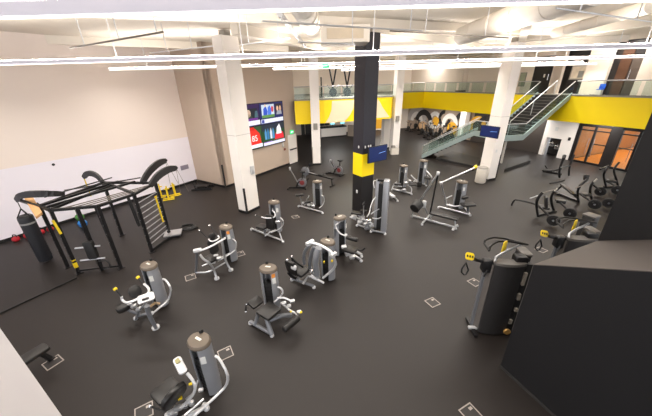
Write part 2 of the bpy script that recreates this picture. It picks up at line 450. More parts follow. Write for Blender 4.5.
# centre far column
kC = P(393, 153); cC = kC + V((.12, .3, 0))
rC, _, _ = column('white column right of the dark column with a grey box at its foot', cC, n2(1, .25), .58, .55, 0, HC - .1, white_p)
wbox(rC, 'grey_speaker', cC + V((.02, -.36, 0)) + Z * 2.75, (.26, .12, .42), n2(1, .25), slab_m)
q = P(393.5, 153.5) + V((0, -.25, 0))
r = thing('wipe_station', 'grey and white wipe dispenser stand at the foot of the white column', 'dispenser', q)
mb = MB(); mb.box(q + Z * .25, (.62, .34, .5), n2(1, .2)); mb.build('cabinet', stone_m, r, q)
mb = MB(); mb.box(q + Z * .6 + V((-.12, 0, 0)), (.28, .26, .2), n2(1, .2)); mb.build('dispenser_head', slab_m, r, q)
mb = MB(); mb.tube([q + V((.18, 0, .5)), q + V((.18, 0, .72)), q + V((.1, -.06, .74))], .03, 8); mb.build('spray_bottle', white_met, r, q)
k2 = P(385.3, 149)
column('short white column under the yellow balcony behind the grey wipe station', k2 + V((0, .3, 0)), n2(1, .3), .6, .5, 0, 2.85, white_p)
k3 = P(461.5, 141)
column('white column under the balcony at the left end of the staircase', k3 + V((.1, .3, 0)), C, .6, .6, 0, 2.85, white_p)
column('white upper storey column standing behind the glass balcony railing', V((13.3, 29.6, 0)), C, .7, .6, 4.4, HC - .1, cream_p)

# near black stair enclosure on the right ----------------------------
q0 = P(500, 367); zt = 2.55; sl = (3.25 - 2.56) / 1.24
Ld, Wd = 3.4, 1.88
mb = MB()
f0, f1 = q0, q0 + C * Ld
b0, b1 = q0 + D * Wd, q0 + D * Wd + C * Ld
mb.add([f0, f1, b1, b0, f0 + Z * zt, f1 + Z * (zt + sl * Ld), b1 + Z * (zt + sl * Ld), b0 + Z * zt],
       [(0, 1, 5, 4), (1, 2, 6, 5), (2, 3, 7, 6), (3, 0, 4, 7), (0, 3, 2, 1)])
struct('wall_stair_enclosure', mb, black_w)
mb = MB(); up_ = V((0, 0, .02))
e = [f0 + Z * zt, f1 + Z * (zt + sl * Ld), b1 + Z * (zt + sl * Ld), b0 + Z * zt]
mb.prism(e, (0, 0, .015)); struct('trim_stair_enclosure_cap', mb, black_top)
wall('baseboard_stair_enclosure', q0 - D * .0, q0 + C * Ld, 0, .06, .015, mat('skirt_dark', '2b2928', .5), -1)
wall('wall_right_black', b0 , b0 + C * 4.2, zt, HC, .3, black_w, 1)
# white parapet at the lower left, just below the viewpoint
pp = P(0, 328, 4.6); pq = P(62, 416, 4.6); pd = (pq - pp).normalized(); pn = V((pd.y, -pd.x, 0))
a, b_ = pp - pd * 1.4, pq + pd * .38
mb = MB(); mb.prism([V((a.x, a.y, 3.3)), V((b_.x, b_.y, 3.3)), V((b_.x, b_.y, 3.3)) + pn * .9, V((a.x, a.y, 3.3)) + pn * .9], (0, 0, 1.3)); struct('wall_parapet', mb, mat('parapet_white', 'e4e2e8', .6, 0, .02, 2))

# ================================================================== TELEVISIONS
def tri_text(s, size, m, parent, mtx, off, name='lettering'):
    cu = bpy.data.curves.new(name, 'FONT'); cu.body = s; cu.size = size; cu.align_x = 'CENTER'; cu.align_y = 'CENTER'; cu.extrude = .002
    t = bpy.data.objects.new(name, cu); col.objects.link(t)
    dg = bpy.context.evaluated_depsgraph_get(); me = bpy.data.meshes.new_from_object(t.evaluated_get(dg))
    bpy.data.objects.remove(t); me.transform(mtx); me.transform(Matrix.Translation(-V(off)))
    me.materials.clear(); me.materials.append(m)
    o = bpy.data.objects.new(name, me); col.objects.link(o); o.parent = parent
    return o
wn = B.copy()   # normal of the television wall, into the hall
tr = PY(282.3, 100.7, conv + wn * .1, (A.x, A.y)); br = PY(285.3, 141.4, conv + wn * .1, (A.x, A.y))
TW, TH_ = 4.5, tr.z - br.z
def tvp(u, v, o=.0):   # u from left 0..1, v from the bottom 0..1
    return tr + A * (-(1 - u) * TW) + Z * (-(1 - v) * TH_) + wn * o
rt_ = thing('video_wall', 'huge wall screen showing four sports broadcasts on the tan wall', 'television', tvp(.5, 0))
mb = MB(); mb.prism([tvp(0, 0, -.08), tvp(1, 0, -.08), tvp(1, 1, -.08), tvp(0, 1, -.08)], wn * .08); mb.build('housing', blk, rt_, rt_.location, smooth=False)
colr = {}
def em2(h, s=1.1):
    k = 'screen_' + h
    return MATS.get(k) or mat(k, h, .4, 0, .25, 22, emit=s * .3)
def quad(u0, v0, u1, v1, h, o, parent, nm='picture', s=1.0):
    mb = MB(); mb.prism([tvp(u0, v0, o), tvp(u1, v0, o), tvp(u1, v1, o), tvp(u0, v1, o)], wn * .004); return mb.build(nm, em2(h, s), parent, rt_.location, smooth=False)
def blob(pts, h, o, parent, nm='figure', s=1.0):
    mb = MB(); mb.prism([tvp(u, v, o) for u, v in pts], wn * .004); return mb.build(nm, em2(h, s), parent, rt_.location, smooth=False)
def ell(cu, cv, ru, rv, n=10): return [(cu + ru * math.cos(6.2832 * i / n), cv + rv * math.sin(6.2832 * i / n)) for i in range(n)]
# four broadcast pictures
pTL = quad(.0, .52, .495, .985, '2a1648', .003, rt_)
pTR = quad(.505, .52, .99, .985, '14205e', .003, rt_)
pBL = quad(.0, .015, .495, .5, '2a4a2c', .003, rt_)
pBR = quad(.505, .015, .99, .5, '1f4426', .003, rt_)
o = .008
quad(.02, .70, .46, .90, '18202a', o, pTL); blob(ell(.3, .8, .04, .08), 'b9a08c', .013, pTL); blob([(.24, .7), (.26, .78), (.34, .78), (.37, .7)], '2c3c34', .013, pTL); blob([(.4, .7), (.42, .84), (.46, .84), (.47, .7)], '40606a', .013, pTL)
quad(.0, .54, .495, .64, 'cfd4ea', o, pTL, 'caption_bar'); quad(.02, .65, .46, .69, '6a2e8a', o, pTL, 'caption_bar')
quad(.545, .66, .80, .95, 'b8c8d8', o, pTR); quad(.545, .66, .80, .72, '5a8a48', .012, pTR)
blob([(.57, .72), (.58, .86), (.63, .92), (.66, .80), (.65, .72)], '2a50c0', .016, pTR); blob([(.66, .72), (.67, .88), (.71, .93), (.74, .84), (.73, .72)], '3f6fd0', .016, pTR); blob(ell(.76, .84, .025, .07), 'c04050', .016, pTR); blob(ell(.62, .93, .015, .03), 'd8b89a', .018, pTR)
quad(.83, .70, .97, .95, '2a2030', o, pTR); blob(ell(.87, .84, .022, .06), 'd8b89a', .013, pTR); blob(ell(.93, .84, .022, .06), 'caa487', .013, pTR); blob([(.84, .70), (.86, .79), (.95, .79), (.96, .70)], '9098a8', .013, pTR)
quad(.52, .54, .985, .63, 'd6dcf2', o, pTR, 'caption_bar'); quad(.53, .545, .58, .62, '3848a0', .012, pTR, 'caption_bar')
blob([(.14, .1), (.16, .34), (.24, .44), (.38, .46), (.46, .34), (.48, .1)], 'd02a20', o, pBL); blob([(.26, .42), (.28, .5), (.36, .5), (.38, .43)], 'b82018', .013, pBL)
quad(.0, .03, .495, .11, 'd8dcf0', .014, pBL, 'caption_bar')
fm = Matrix((A, Z, wn)).transposed().to_4x4(); fm.translation = tvp(.36, .24, .014)
tri_text('85', .5, em2('f2f2f2', 1.0), pBL, fm, rt_.location, 'jersey_number')
quad(.51, .36, .985, .5, '242c3c', o, pBR); 
for u, h in ((.58, '4a86b8'), (.63, '2c6ca0'), (.69, 'c2cad6'), (.74, '3c7cb0')): blob([(u - .02, .16), (u - .022, .32), (u, .42), (u + .02, .32), (u + .02, .16)], h, .012, pBR)
blob([(.76, .12), (.78, .26), (.86, .32), (.95, .27), (.97, .12)], 'cc2436', .016, pBR); blob([(.80, .24), (.82, .40), (.88, .48), (.91, .36), (.92, .24)], 'e2e2ea', .02, pBR)
quad(.52, .02, .985, .09, 'cfd0f0', .014, pBR, 'caption_bar'); quad(.53, .09, .7, .105, '8040b0', .014, pBR, 'caption_bar')

def column_screen(label, plane, xd, corners, anchor):
    xd = V(xd).normalized(); nd = V((xd.y, -xd.x, 0))
    q = [PY(x_, y_, plane, (xd.x, xd.y)) for x_, y_ in corners]
    c = sum(q, V()) / 4; w = ((q[1] - q[0]).dot(xd) + (q[2] - q[3]).dot(xd)) / 2; h = (q[0].z + q[1].z - q[2].z - q[3].z) / 2
    r = thing('wall_screen', label, 'television', c)
    mb = MB(); mb.box(c, (w, .06, h), xd, nd, Z); mb.build('housing', blk, r, c, smooth=False)
    mb = MB(); mb.box(c + nd * .032, (w - .05, .006, h - .05), xd, nd, Z); d = mb.build('display', scr_blue, r, c, smooth=False)
    mb = MB(); a = c + nd * .037
    mb.add([a + xd * (.02 * w), a + xd * (.4 * w) + Z * (.06 * h), a + xd * (.42 * w) + Z * (.09 * h), a + xd * (.1 * w) + Z * (.05 * h)], [(0, 1, 2, 3)]); mb.build('swoosh_graphic', scr_hi, d, c, smooth=False)
    mb = MB(); mb.bar(c - nd * .03, anchor(c), .08, .08); mb.box(c - nd * .05, (.24, .04, .24), xd, nd, Z); mb.build('mount_arm', blk_met, r, c)
    return r
column_screen('blue screen hung on the dark column with the yellow band', V((e1.x, e1.y, 0)) - yd * .3, xd, [(368, 147.7), (387, 143.8), (386, 159), (368, 164)], lambda c: V((cB.x, cB.y, c.z)) - yd * .29 + xd * .1)
zs_ = PY(490.3, 125.8, P(487, 181) - yr * .22, (xr.x, xr.y)).z
sa, sb = P(481, 124.6, zs_), P(499.6, 127, zs_)
column_screen('blue screen mounted on the white column beside the staircase', sa, (sb - sa).normalized(), [(481, 124.6), (499.6, 127), (498.3, 139), (480.6, 136)], lambda c: c + yr * .2)

# exit sign + emergency door on the television wall
def exit_sign(c, xd, nd, label, k=1.0):
    r = thing('exit_sign', label, 'sign', c)
    mb = MB(); mb.box(c, (.34 * k, .05, .24 * k), xd, nd); mb.build('sign_box', exit_g, r, c, smooth=False)
    fm = Matrix((V(xd), Z, V(nd))).transposed().to_4x4(); fm.translation = c + V(nd) * .028
    tri_text('EXIT', .13 * k, em('exit_white', 'e8fff0', 1.5), r, fm, c)
    return r
pE = PY(291.8, 132, conv + wn * .06, (A.x, A.y)); exit_sign(pE, A, wn, 'green exit sign above the white door right of the big screen')
dA = PY(288.6, 150, conv, (A.x, A.y)); dB = PY(296.6, 150, conv, (A.x, A.y))
dl = wall('door_8', V((dA.x, dA.y, 0)) + wn * .04, V((dB.x, dB.y, 0)) + wn * .04, .0, 2.1, .04, white_p, 1)
mb = MB(); m_ = (dA + dB) / 2; mb.box(V((m_.x, m_.y, 1.05)) + wn * .08, ((dB - dA).length * .8, .06, .08), A, wn); mb.build('push_bar', blk_met, dl)
for t, nm, mm, h in ((-.6, 'wall_plate', white_met, 1.55), (-.45, 'fire_pull', mat('dull_red', '7d3a30', .5), 1.2)):
    c = V((dA.x, dA.y, h)) + A * t + wn * .03
    mb = MB(); mb.pad(c, A, Z, .16, .3 if t < -.5 else .16, .06, .02, .01)
    tag(mb.build(nm, mm, None, c), 'white wall plate left of the white exit door' if t < -.5 else 'small dull red pull station beside the white exit door', 'wall plate' if t < -.5 else 'alarm')
c = PY(186, 168, LWc, (A.x, A.y)) + B * .03
c = PY(184.6, 167.3, LWc + B * .03, (A.x, A.y))
mb = MB(); mb.pad(c, A, Z, .5, .26, .03, .02, .01)
o = tag(mb.build('wall_notice', mat('notice_grey', '8c8594', .5), None, c), 'small grey notice plate on the white left wall near the corner', 'sign')
c = PY(53.4, 164.6, LWc + B * .02, (A.x, A.y)); mb = MB(); mb.lathe(c - B * .02, [(.05, 0), (.055, .02), (.03, .045)], 12, B)
tag(mb.build('wall_anchor', blk, None, c), 'small black round fixture on the white left wall above the rig', 'fixture')
guard_c = conv + B * .01
mb = MB(); mb.box(V((conv.x, conv.y, .75)) , (.07, .07, 1.25), B, A); tag(mb.build('corner_guard', blk, None, V((conv.x, conv.y, .12)), smooth=False), 'black corner guard on the tan wall corner behind the tall white column', 'corner guard')
c = V((6, 36.2, 6.3))
exit_sign(P(325.5, 65.6, 6.05), V((1, .1, 0)).normalized(), V((.1, -1, 0)).normalized(), 'green exit sign hanging high above the left balcony', .6)

# ================================================================== CEILING WORK
def hanger(mb, p, r=.012): mb.tube([p, V((p.x, p.y, HC))], r, 6)
def linear_light(p, q, label, wd=.065, ht=.07, hang=3.2):
    p, q = V(p), V(q); r = thing('linear_light', label, 'ceiling light', (p + q) / 2, group='linear lights hung below the ceiling')
    d = (q - p).normalized()
    mb = MB(); mb.bar(p, q, wd, ht); mb.build('housing', mat('light_housing', 'c2bfca', .5, 0, .02, 4, emit=.12), r, r.location, smooth=False)  # housing paint glows faintly so its sides look lit
    mb = MB(); mb.bar(p - Z * (ht / 2 + .006), q - Z * (ht / 2 + .006), wd * .86, .01); mb.build('diffuser', light_m, r, r.location, smooth=False)
    n_ = V((-d.y, d.x, 0)) * (wd * .35); tz = Z * (ht / 2 + .004)
    mb = MB(); mb.add([p + n_ + tz, q + n_ + tz, q - n_ + tz, p - n_ + tz], [(3, 2, 1, 0)]); mb.build('uplight_lens', uplight_m, r, r.location, smooth=False)
    L = (q - p).length; k = max(2, int(L / hang))
    ld = bpy.data.lights.new('fixture_light', 'AREA'); ld.shape = 'RECTANGLE'; ld.size = L; ld.size_y = wd; ld.energy = 15.0 * L; ld.spread = math.radians(150); ld.color = (1, .95, .89)
    lo_ = bpy.data.objects.new('fixture_light', ld); col.objects.link(lo_); lo_.location = (p + q) / 2 - Z * (ht / 2 + .02); lo_.rotation_euler = (0, 0, math.atan2(d.y, d.x))
    for i in range(k):
        mb = MB(); hanger(mb, p + d * (L * (i + .5) / k) + Z * (ht / 2)); mb.build('hanger_rod', white_met, r, r.location)
    return r
linear_light((-7.2, 3.66, 6.27), (4.2, 3.5, 6.27), 'nearest and thickest long white ceiling light across the top of the view', .1, .13)
linear_light((-11.0, 9.15, 6.2), (10.2, 8.35, 6.2), 'second long white ceiling light from the viewer, running the full width', .07, .1)
linear_light((-8.9, 13.25, 6.2), (13.6, 13.05, 6.2), 'long thin white ceiling light that starts left of the tall white column')
linear_light((-2.6, 16.6, 6.2), (14.0, 17.0, 6.2), 'long thin white ceiling light that starts right of the tall white column')
linear_light((1.2, 20.6, 6.2), (17, 19.6, 6.2), 'farthest long white ceiling light above the yellow balcony')

def duct(pts, r, label, name='round_duct', seams=5):
    pts = [V(p) for p in pts]; c = sum(pts, V()) / len(pts)
    t = thing(name, label, 'duct', c)
    mb = MB(); mb.tube(pts, r, 20); mb.build('duct_tube', duct_m, t, c)
    a, b = pts[0], pts[-1]
    for i in range(1, seams):
        q = a.lerp(b, i / seams); d = (b - a).normalized()
        mb = MB(); mb.tube([q - d * .025, q + d * .025], r + .012, 20); mb.build('duct_collar', duct_m, t, c)
    return t
duct([P(462, 36, 6.95), P(600, -14, 6.95)], .3, 'large round white duct rising to the upper right of the ceiling')
duct([P(312, 28, 7.0), P(302, 6, 7.0), P(300, -4, 7.0)], .26, 'round white duct running away toward the far wall left of the dark column')
duct([P(555, 33, 7.05), P(652, 6, 7.05)], .16, 'slim round white duct in the upper right corner')
def beam(nm, p, q, w, h, z): 
    mb = MB(); mb.bar(V((p.x, p.y, z)), V((q.x, q.y, z)), w, h); struct(nm, mb, ceil_m)
tn = 10
for (x0, y0, x1, y1, w, h) in ((-12, 12.3, -2, 18.6, .3, .3), (-10.5, 7.0, 12, 15, .24, .26), (-3, 11.4, 4.2, 26, .3, .34), (1.7, 12.0, 14, 24, .3, .3), (-6, 19.5, 14, 30, .3, .3), (9.8, 15.8, 15, 4, .3, .34), (2, 3, 9.7, 15.8, .3, .3), (-1, 26, 16, 17, .3, .3)):
    beam('trim_%d' % tn, V((x0, y0, 0)), V((x1, y1, 0)), w, h, HC - h / 2); tn += 1
def pipe(pts, r, label, m=white_met, drops=()):
    pts = [V(p) for p in pts]; c = sum(pts, V()) / len(pts)
    t = thing('ceiling_pipe', label, 'pipe', c)
    mb = MB(); mb.tube(pts, r, 8); mb.build('pipe_run', m, t, c)
    for k in drops:
        q = pts[0].lerp(pts[-1], k); mb = MB(); mb.tube([q, V((q.x, q.y, HC))], .012, 6); mb.build('hanger_rod', white_met, t, c)
    return t
dkp = mat('pipe_grey', '6d655c', .5, .2, .05, 5)
pipe([P(70, 48, 6.5), P(163, 32, 6.5)], .02, 'thin conduit on the ceiling in front of the left wall', dkp, (.2, .6, .95))
pipe([P(262, 21, 6.5), P(355, 27, 6.5), P(423, 31, 6.5)], .016, 'thin white conduit crossing in front of the dark column top', white_met, (.1, .5, .9))
pipe([P(298, 42, 6.4), P(355, 44, 6.4)], .018, 'short white conduit left of the dark column top', white_met, (.95,))
pipe([P(390, 31, 6.6), P(510, 38, 6.6)], .018, 'thin grey pipe right of the dark column under the ceiling', dkp, (.25, .75))
pipe([P(280, 14, 6.75), P(305, 46, 6.75)], .06, 'thick white pipe slanting beside the round duct', white_met, ())
pipe([P(150, 53, 6.6), P(213, 46, 6.6)], .02, 'thin white pipe left of the tall white column top', white_met, (.3, .7))
pipe([P(240, 45, 6.6), P(290, 38, 6.6)], .02, 'thin white pipe right of the tall white column top', white_met, (.2, .8))
pipe([P(556, 8, 6.5), P(652, 22, 6.5)], .014, 'thin pale pipe crossing the upper right corner of the ceiling', white_met, (.2, .8))
r = thing('ceiling_unit', 'square white ventilation box on the ceiling left of the dark column', 'vent', P(344, 36, 6.95))
c = r.location
mb = MB(); mb.box(c, (1.6, 1.2, .5)); mb.build('housing', duct_m, r, c, smooth=False)
mb = MB(); mb.box(c - V((0, .61, 0)), (1.2, .02, .3)); mb.build('grille', mat('grille_tan', 'cdbfa8', .6), r, c, smooth=False)

# ================================================================== STAIRCASE AND RAILINGS
def glass_run(pts, name, label, hgt=.78, post=1.5, group=None, z=None):
    pts = [V(p) for p in pts]; r = thing(name, label, 'railing', pts[0], group=group)
    for a, b in zip(pts, pts[1:]):
        L = (b - a).length; k = max(1, round(L / post))
        for i in range(k):
            p, q = a.lerp(b, i / k + .012), a.lerp(b, (i + 1) / k - .012)
            d = (q - p); n = V((-d.y, d.x, 0)).normalized() * .008
            mb = MB(); mb.add([p - n, q - n, q - n + Z * (hgt - .05), p - n + Z * (hgt - .05), p + n, q + n, q + n + Z * (hgt - .05), p + n + Z * (hgt - .05)],
                              [(0, 1, 2, 3), (7, 6, 5, 4), (0, 4, 5, 1), (3, 2, 6, 7), (0, 3, 7, 4), (1, 5, 6, 2)])
            mb.build('glass_panel', glass_m, r, r.location, smooth=False)
    mb = MB(); mb.tube([p + Z * hgt for p in pts], .03, 8); mb.build('top_rail', silver, r, r.location)
    return r
zf = 4.47
up1 = lambda p, z=zf: V((p.x, p.y, z))
S1 = V((14.95, 21.22, 0)); S2 = V((15.76, 19.27, 0))
ins = lambda p, d: p + d * .05
glass_run([up1(FP[0]) , up1(FP[1]), up1(FP[2]), up1(FP[2].lerp(FP[3], .98))], 'glass_railing', 'glass balcony railing on the left, in front of the two climbing machines')
glass_run([up1(FP[3]), up1(FP[4]), up1(S1 - C * .1 + D * .03)], 'glass_railing', 'glass balcony railing along the far yellow band up to the stair head')
glass_run([up1(S2 + C * .1 + D * .03), up1(fc(12.0))], 'glass_railing', 'glass balcony railing right of the stair head over the glass doors')
st = thing('staircase', 'black stepped staircase with glass sides climbing to the yellow balcony', 'staircase', (10.7, 19.7, 0))
so = st.location
ZL = 2.05
def flight(bl_, br_, d, n, z0, rise, run, bottom_name='step'):
    for i in range(n):
        a = bl_ + d * (run * i); b = br_ + d * (run * i); zt_ = z0 + rise * (i + 1)
        mb = MB(); mb.prism([V((a.x, a.y, zt_ - rise)), V((b.x, b.y, zt_ - rise)), V((b.x, b.y, zt_ - rise)) + d * (run + .03), V((a.x, a.y, zt_ - rise)) + d * (run + .03)], (0, 0, rise))
        s_ = mb.build('step', tread_m, st, so, smooth=False)
        mb = MB(); a2, b2 = V((a.x, a.y, zt_ + .004)), V((b.x, b.y, zt_ + .004)); mb.bar(a2 + d * .02, b2 + d * .02, .05, .012); mb.build('nosing', nosing_m, s_, so, smooth=False)
def stringer(p, q, w=.07, h=.34, drop=.12):
    mb = MB(); n = (q - p); n.z = 0; n = V((-n.y, n.x, 0)).normalized() * (w / 2)
    mb.add([p - n - Z * drop, q - n - Z * drop, q - n + Z * (h - drop), p - n + Z * (h - drop), p + n - Z * drop, q + n - Z * drop, q + n + Z * (h - drop), p + n + Z * (h - drop)],
           [(0, 1, 2, 3), (7, 6, 5, 4), (0, 4, 5, 1), (3, 2, 6, 7), (0, 3, 7, 4), (1, 5, 6, 2)])
    return mb.build('stringer', stringer_m, st, so, smooth=False)
def stair_glass(p, q, hgt=.78, k=3, rail=silver):
    for i in range(k):
        a, b = p.lerp(q, i / k + .01), p.lerp(q, (i + 1) / k - .01); n = (b - a); n = V((-n.y, n.x, 0)).normalized() * .008
        mb = MB(); mb.add([a - n, b - n, b - n + Z * (hgt - .05), a - n + Z * (hgt - .05), a + n, b + n, b + n + Z * (hgt - .05), a + n + Z * (hgt - .05)],
                          [(0, 1, 2, 3), (7, 6, 5, 4), (0, 4, 5, 1), (3, 2, 6, 7), (0, 3, 7, 4), (1, 5, 6, 2)])
        mb.build('glass_panel', glass_m, st, so, smooth=False)
    mb = MB(); mb.tube([p + Z * hgt, q + Z * hgt], .028, 8); mb.build('handrail', rail, st, so)
G1, G2 = S1 - D * 3.64, S2 - D * 3.64
flight(G1, G2, D, 14, ZL, (4.42 - ZL) / 14, .26)
N0 = P(421.5, 157.8); N1 = N0 + B * 3.35
F0, F1 = N0 + A * 1.9, N1 + A * 1.9
flight(N0, F0, B, 12, 0.0, ZL / 12, .28)
lb, lc = P(489, 139, 1.9), P(505, 141.6, 1.9)
lp = [N1, V((lb.x, lb.y, 0)), V((lc.x, lc.y, 0)), G2, G1, F1]
mb = MB(); mb.prism([V((p.x, p.y, ZL - .16)) for p in lp], (0, 0, .16)); mb.build('landing', tread_m, st, so, smooth=False)
q3 = lambda p, z: V((p.x, p.y, z))
for a, b in ((q3(N0, .05), q3(N1, ZL)), (q3(F0, .05), q3(F1, ZL)), (q3(N1, ZL), q3(lp[1], ZL)), (q3(lp[1], ZL), q3(lp[2], ZL)), (q3(lp[2], ZL), q3(G2, ZL)), (q3(G2, ZL), q3(S2, 4.35)), (q3(G1, ZL), q3(S1, 4.35))):
    stringer(a, b); stair_glass(a + Z * .1, b + Z * .1, .78, max(1, round((b - a).length / 1.4)))
m1, m2 = (G1 + G2) / 2, (S1 + S2) / 2
mb = MB(); mb.tube([q3(m1, ZL + .9), q3(m2, 4.4 + .9)], .026, 8); mb.tube([q3(m1, ZL + .9), q3(m1, ZL + .02)], .024, 8); mb.tube([q3(m1.lerp(m2, .5), 3.25), q3(m1.lerp(m2, .5), 4.13)], .024, 8)
mb.tube([q3(m2, 4.47), q3(m2, 5.3)], .024, 8); mb.build('centre_handrail', silver, st, so)
sp_ = P(501, 163)
mb = MB(); mb.tube([sp_, q3(sp_, ZL - .16)], .07, 12); mb.build('support_post', white_p, st, so)
pl = [P(436, 160), P(476, 168.5), P(480, 160), P(452, 153)]
mb = MB(); mb.prism(pl, (0, 0, .16)); tag(mb.build('stair_plinth', tread_m, None, pl[0], smooth=False), 'low black platform on the floor under the lower stair flight', 'platform')
pl = [P(504, 172), P(530, 163), P(527, 157.5), P(508, 162)]
mb = MB(); mb.prism(pl, (0, 0, .2)); tag(mb.build('stair_plinth', tread_m, None, pl[0], smooth=False), 'low black platform on the floor right of the white column with the small screen', 'platform')

# ================================================================== WEIGHT MACHINES
def face_dir(T, off):
    d = V((-T.x, -T.y, 0)).normalized(); a = math.radians(-off)
    return V((d.x * math.cos(a) - d.y * math.sin(a), d.x * math.sin(a) + d.y * math.cos(a), 0))
class Mach:
    def __init__(s, name, label, cat, loc, group=None):
        s.r = thing(name, label, cat, V((loc.x, loc.y, 0)), 0, group); s.o = s.r.location.copy()
    def part(s, mb, name, m, parent=None, label=None, smooth=True): return mb.build(name, m, parent or s.r, s.o, smooth, label)
    def tube(s, name, pts, r, m, parent=None, smooth=2, n=8):
        r = [k * .8 for k in r] if isinstance(r, (list, tuple)) else r * (.76 if m in (silver, white_met, chrome) else .92)
        return s.part(MB().tube(pts, r, n, smooth), name, m, parent)
    def foot(s, p, parent, m=white_met, r=.052):
        mb = MB(); mb.lathe(V((p.x, p.y, 0)), [(r, 0), (r, .05), (r * .7, .07)], 12); s.part(mb, 'foot', m, parent)
    def rail(s, p, q, r=.045, m=silver, z=.07, feet=True, name='base_rail'):
        "floor rail with a foot at each end"
        p, q = V((p.x, p.y, z)), V((q.x, q.y, z)); o = s.part(MB().tube([p, q], r * .82, 10), name, m)
        if feet:
            s.foot(p, o); s.foot(q, o)
        return o
    def pad(s, name, c, x, y, sx, sy, th, parent=None, m=pad_m, rad=.05): return s.part(MB().pad(c, x, y, sx, sy, th, rad, .025), name, m, parent)
    def quadpad(s, name, p, th=.08, parent=None, m=pad_m):
        p = [V(q) for q in p]; c = sum(p, V()) / 4
        x = ((p[1] - p[0]) + (p[2] - p[3])) / 2; y = ((p[3] - p[0]) + (p[2] - p[1])) / 2
        return s.pad(name, c, x, y, x.length, y.length, th, parent, m)
    def roller(s, name, p, q, r=.07, parent=None, m=pad_m):
        p, q = V(p), V(q); L = (q - p).length
        return s.part(MB().lathe(p, [(r * .8, 0), (r, .02), (r, L - .02), (r * .8, L)], 14, q - p), name, m, parent)
    def tower(s, T, off, h=1.3, sc_=.9, orange=False, slot=33):
        f = face_dir(T, off); l = V((-f.y, f.x, 0)); T = V((T.x, T.y, 0))
        a, b = .20 * sc_, .25 * sc_
        def pt(t, k, z): return T + f * (a * k * math.cos(t)) + l * (b * k * math.sin(t)) + Z * z
        mb = MB(); N = 22; t0 = math.radians(slot); t1 = 2 * math.pi - t0
        for zz in range(1):
            o = len(mb.v)
            lev = [(.05, .98), (.12, 1.0), (h * .55, 1.04), (h - .14, 1.0), (h - .05, .96)]
            for z, k in lev:
                for i in range(N + 1): mb.v.append(pt(t0 + (t1 - t0) * i / N, k, z))
                for i in range(N + 1): mb.v.append(pt(t0 + (t1 - t0) * i / N, k * .86, z))
            W = 2 * (N + 1)
            for L_ in range(len(lev) - 1):
                for i in range(N):
                    for base_, fl in ((0, 0), (N + 1, 1)):
                        q = [o + L_ * W + base_ + i, o + L_ * W + base_ + i + 1, o + (L_ + 1) * W + base_ + i + 1, o + (L_ + 1) * W + base_ + i]
                        mb.f.append(q if not fl else q[::-1]); mb.m.append(0)
                for e in (0, N):
                    mb.f.append([o + L_ * W + e, o + L_ * W + N + 1 + e, o + (L_ + 1) * W + N + 1 + e, o + (L_ + 1) * W + e]); mb.m.append(0)
            for L_ in (0, len(lev) - 1):
                for i in range(N):
                    mb.f.append([o + L_ * W + i, o + L_ * W + i + 1, o + L_ * W + N + 2 + i, o + L_ * W + N + 1 + i]); mb.m.append(0)
        tw = s.part(mb, 'weight_tower', grey_t)
        mb = MB(); mb.box(T + f * (.02 * sc_) + Z * (h * .36), (.17 * sc_, .27 * sc_, h * .62), f, l)
        for k in range(8): mb.box(T + f * (.105 * sc_) + Z * (.1 + k * h * .075), (.02, .25 * sc_, .018), f, l)
        s.part(mb, 'weight_stack', blk, tw, smooth=False)
        mb = MB()
        for g in (-.08, .08): mb.tube([T + f * (.06 * sc_) + l * (g * sc_) + Z * .06, T + f * (.06 * sc_) + l * (g * sc_) + Z * (h - .06)], .012, 6)
        s.part(mb, 'guide_rod', chrome, tw)
        mb = MB(); mb.lathe(T + Z * (h - .06), [(.24 * sc_, 0), (.262 * sc_, .015), (.262 * sc_, .05), (.235 * sc_, .085), (.12 * sc_, .1)], 22, Z, .8 * 1.0, l)
        cp = s.part(mb, 'tower_cap', cap_m, tw)
        mb = MB(); mb.box(T + Z * (h + .045), (.05 * sc_, .15 * sc_, .008), f, l, Z); s.part(mb, 'badge', badge_m, cp, smooth=False)
        mb = MB(); mb.lathe(T - f * (.15 * sc_) - l * (.1 * sc_) + Z * (h + .0), [(.035, 0), (.04, .05), (.03, .1)], 10); s.part(mb, 'cable_knob', blk, cp)
        mb = MB(); q = pt(t0 + .32, 1.03, h * .78); n = (f * math.cos(t0 + .32) / a + l * math.sin(t0 + .32) / b).normalized(); tx = Z.cross(n)
        mb.box(q, (.09, .012, .16), tx, n, Z); s.part(mb, 'placard', label_m, tw, smooth=False)
        if orange:
            mb = MB(); q = pt(t0 + .3, 1.02, h * .9); mb.box(q, (.09, .014, .1), tx, n, Z); s.part(mb, 'orange_sticker', orange_m, tw, smooth=False)
        s.f, s.l, s.T, s.tw = f, l, T, tw
        return tw
    def loop(s, pts, r=.03, m=white_met, name='side_rail'): return s.tube(name, pts, r, m, None, 1)

# ---- seat machine at the bottom edge, nearest the viewer
m = Mach('leg_press_machine', 'grey tower machine with black seat at the bottom edge, nearest the viewer', 'exercise machine', P(210, 388))
m.tower(P(212, 388), 62, 1.3, .88)
m.loop([P(215.3, 356, 1.05), P(219, 358, 1.05), P(227.5, 373, .85), P(228, 382, .55), P(223, 390, .35), P(192, 418, .3)], .032)
m.loop([P(203.5, 399, .3), P(197, 405, .3), P(184, 416, .3)], .03, silver, 'frame_tube')
r1 = m.rail(P(207, 409), P(176, 424), .05, silver)
m.rail(P(192, 404), P(168, 416), .045, silver)
a_ = m.tube('press_arm', [P(187, 373, 1.05), P(195, 383, .9), P(195, 392, .7), P(188, 401, .5), P(181, 408, .35)], .035, white_met)
xq = (P(188, 370, 1.05) - P(178, 357, 1.15))
pl_ = m.quadpad('instruction_plate', [P(170.3, 361.5, 1.15), P(179, 356, 1.15), P(189.5, 370, 1.06), P(181.3, 375, 1.06)], .06, a_, white_met)
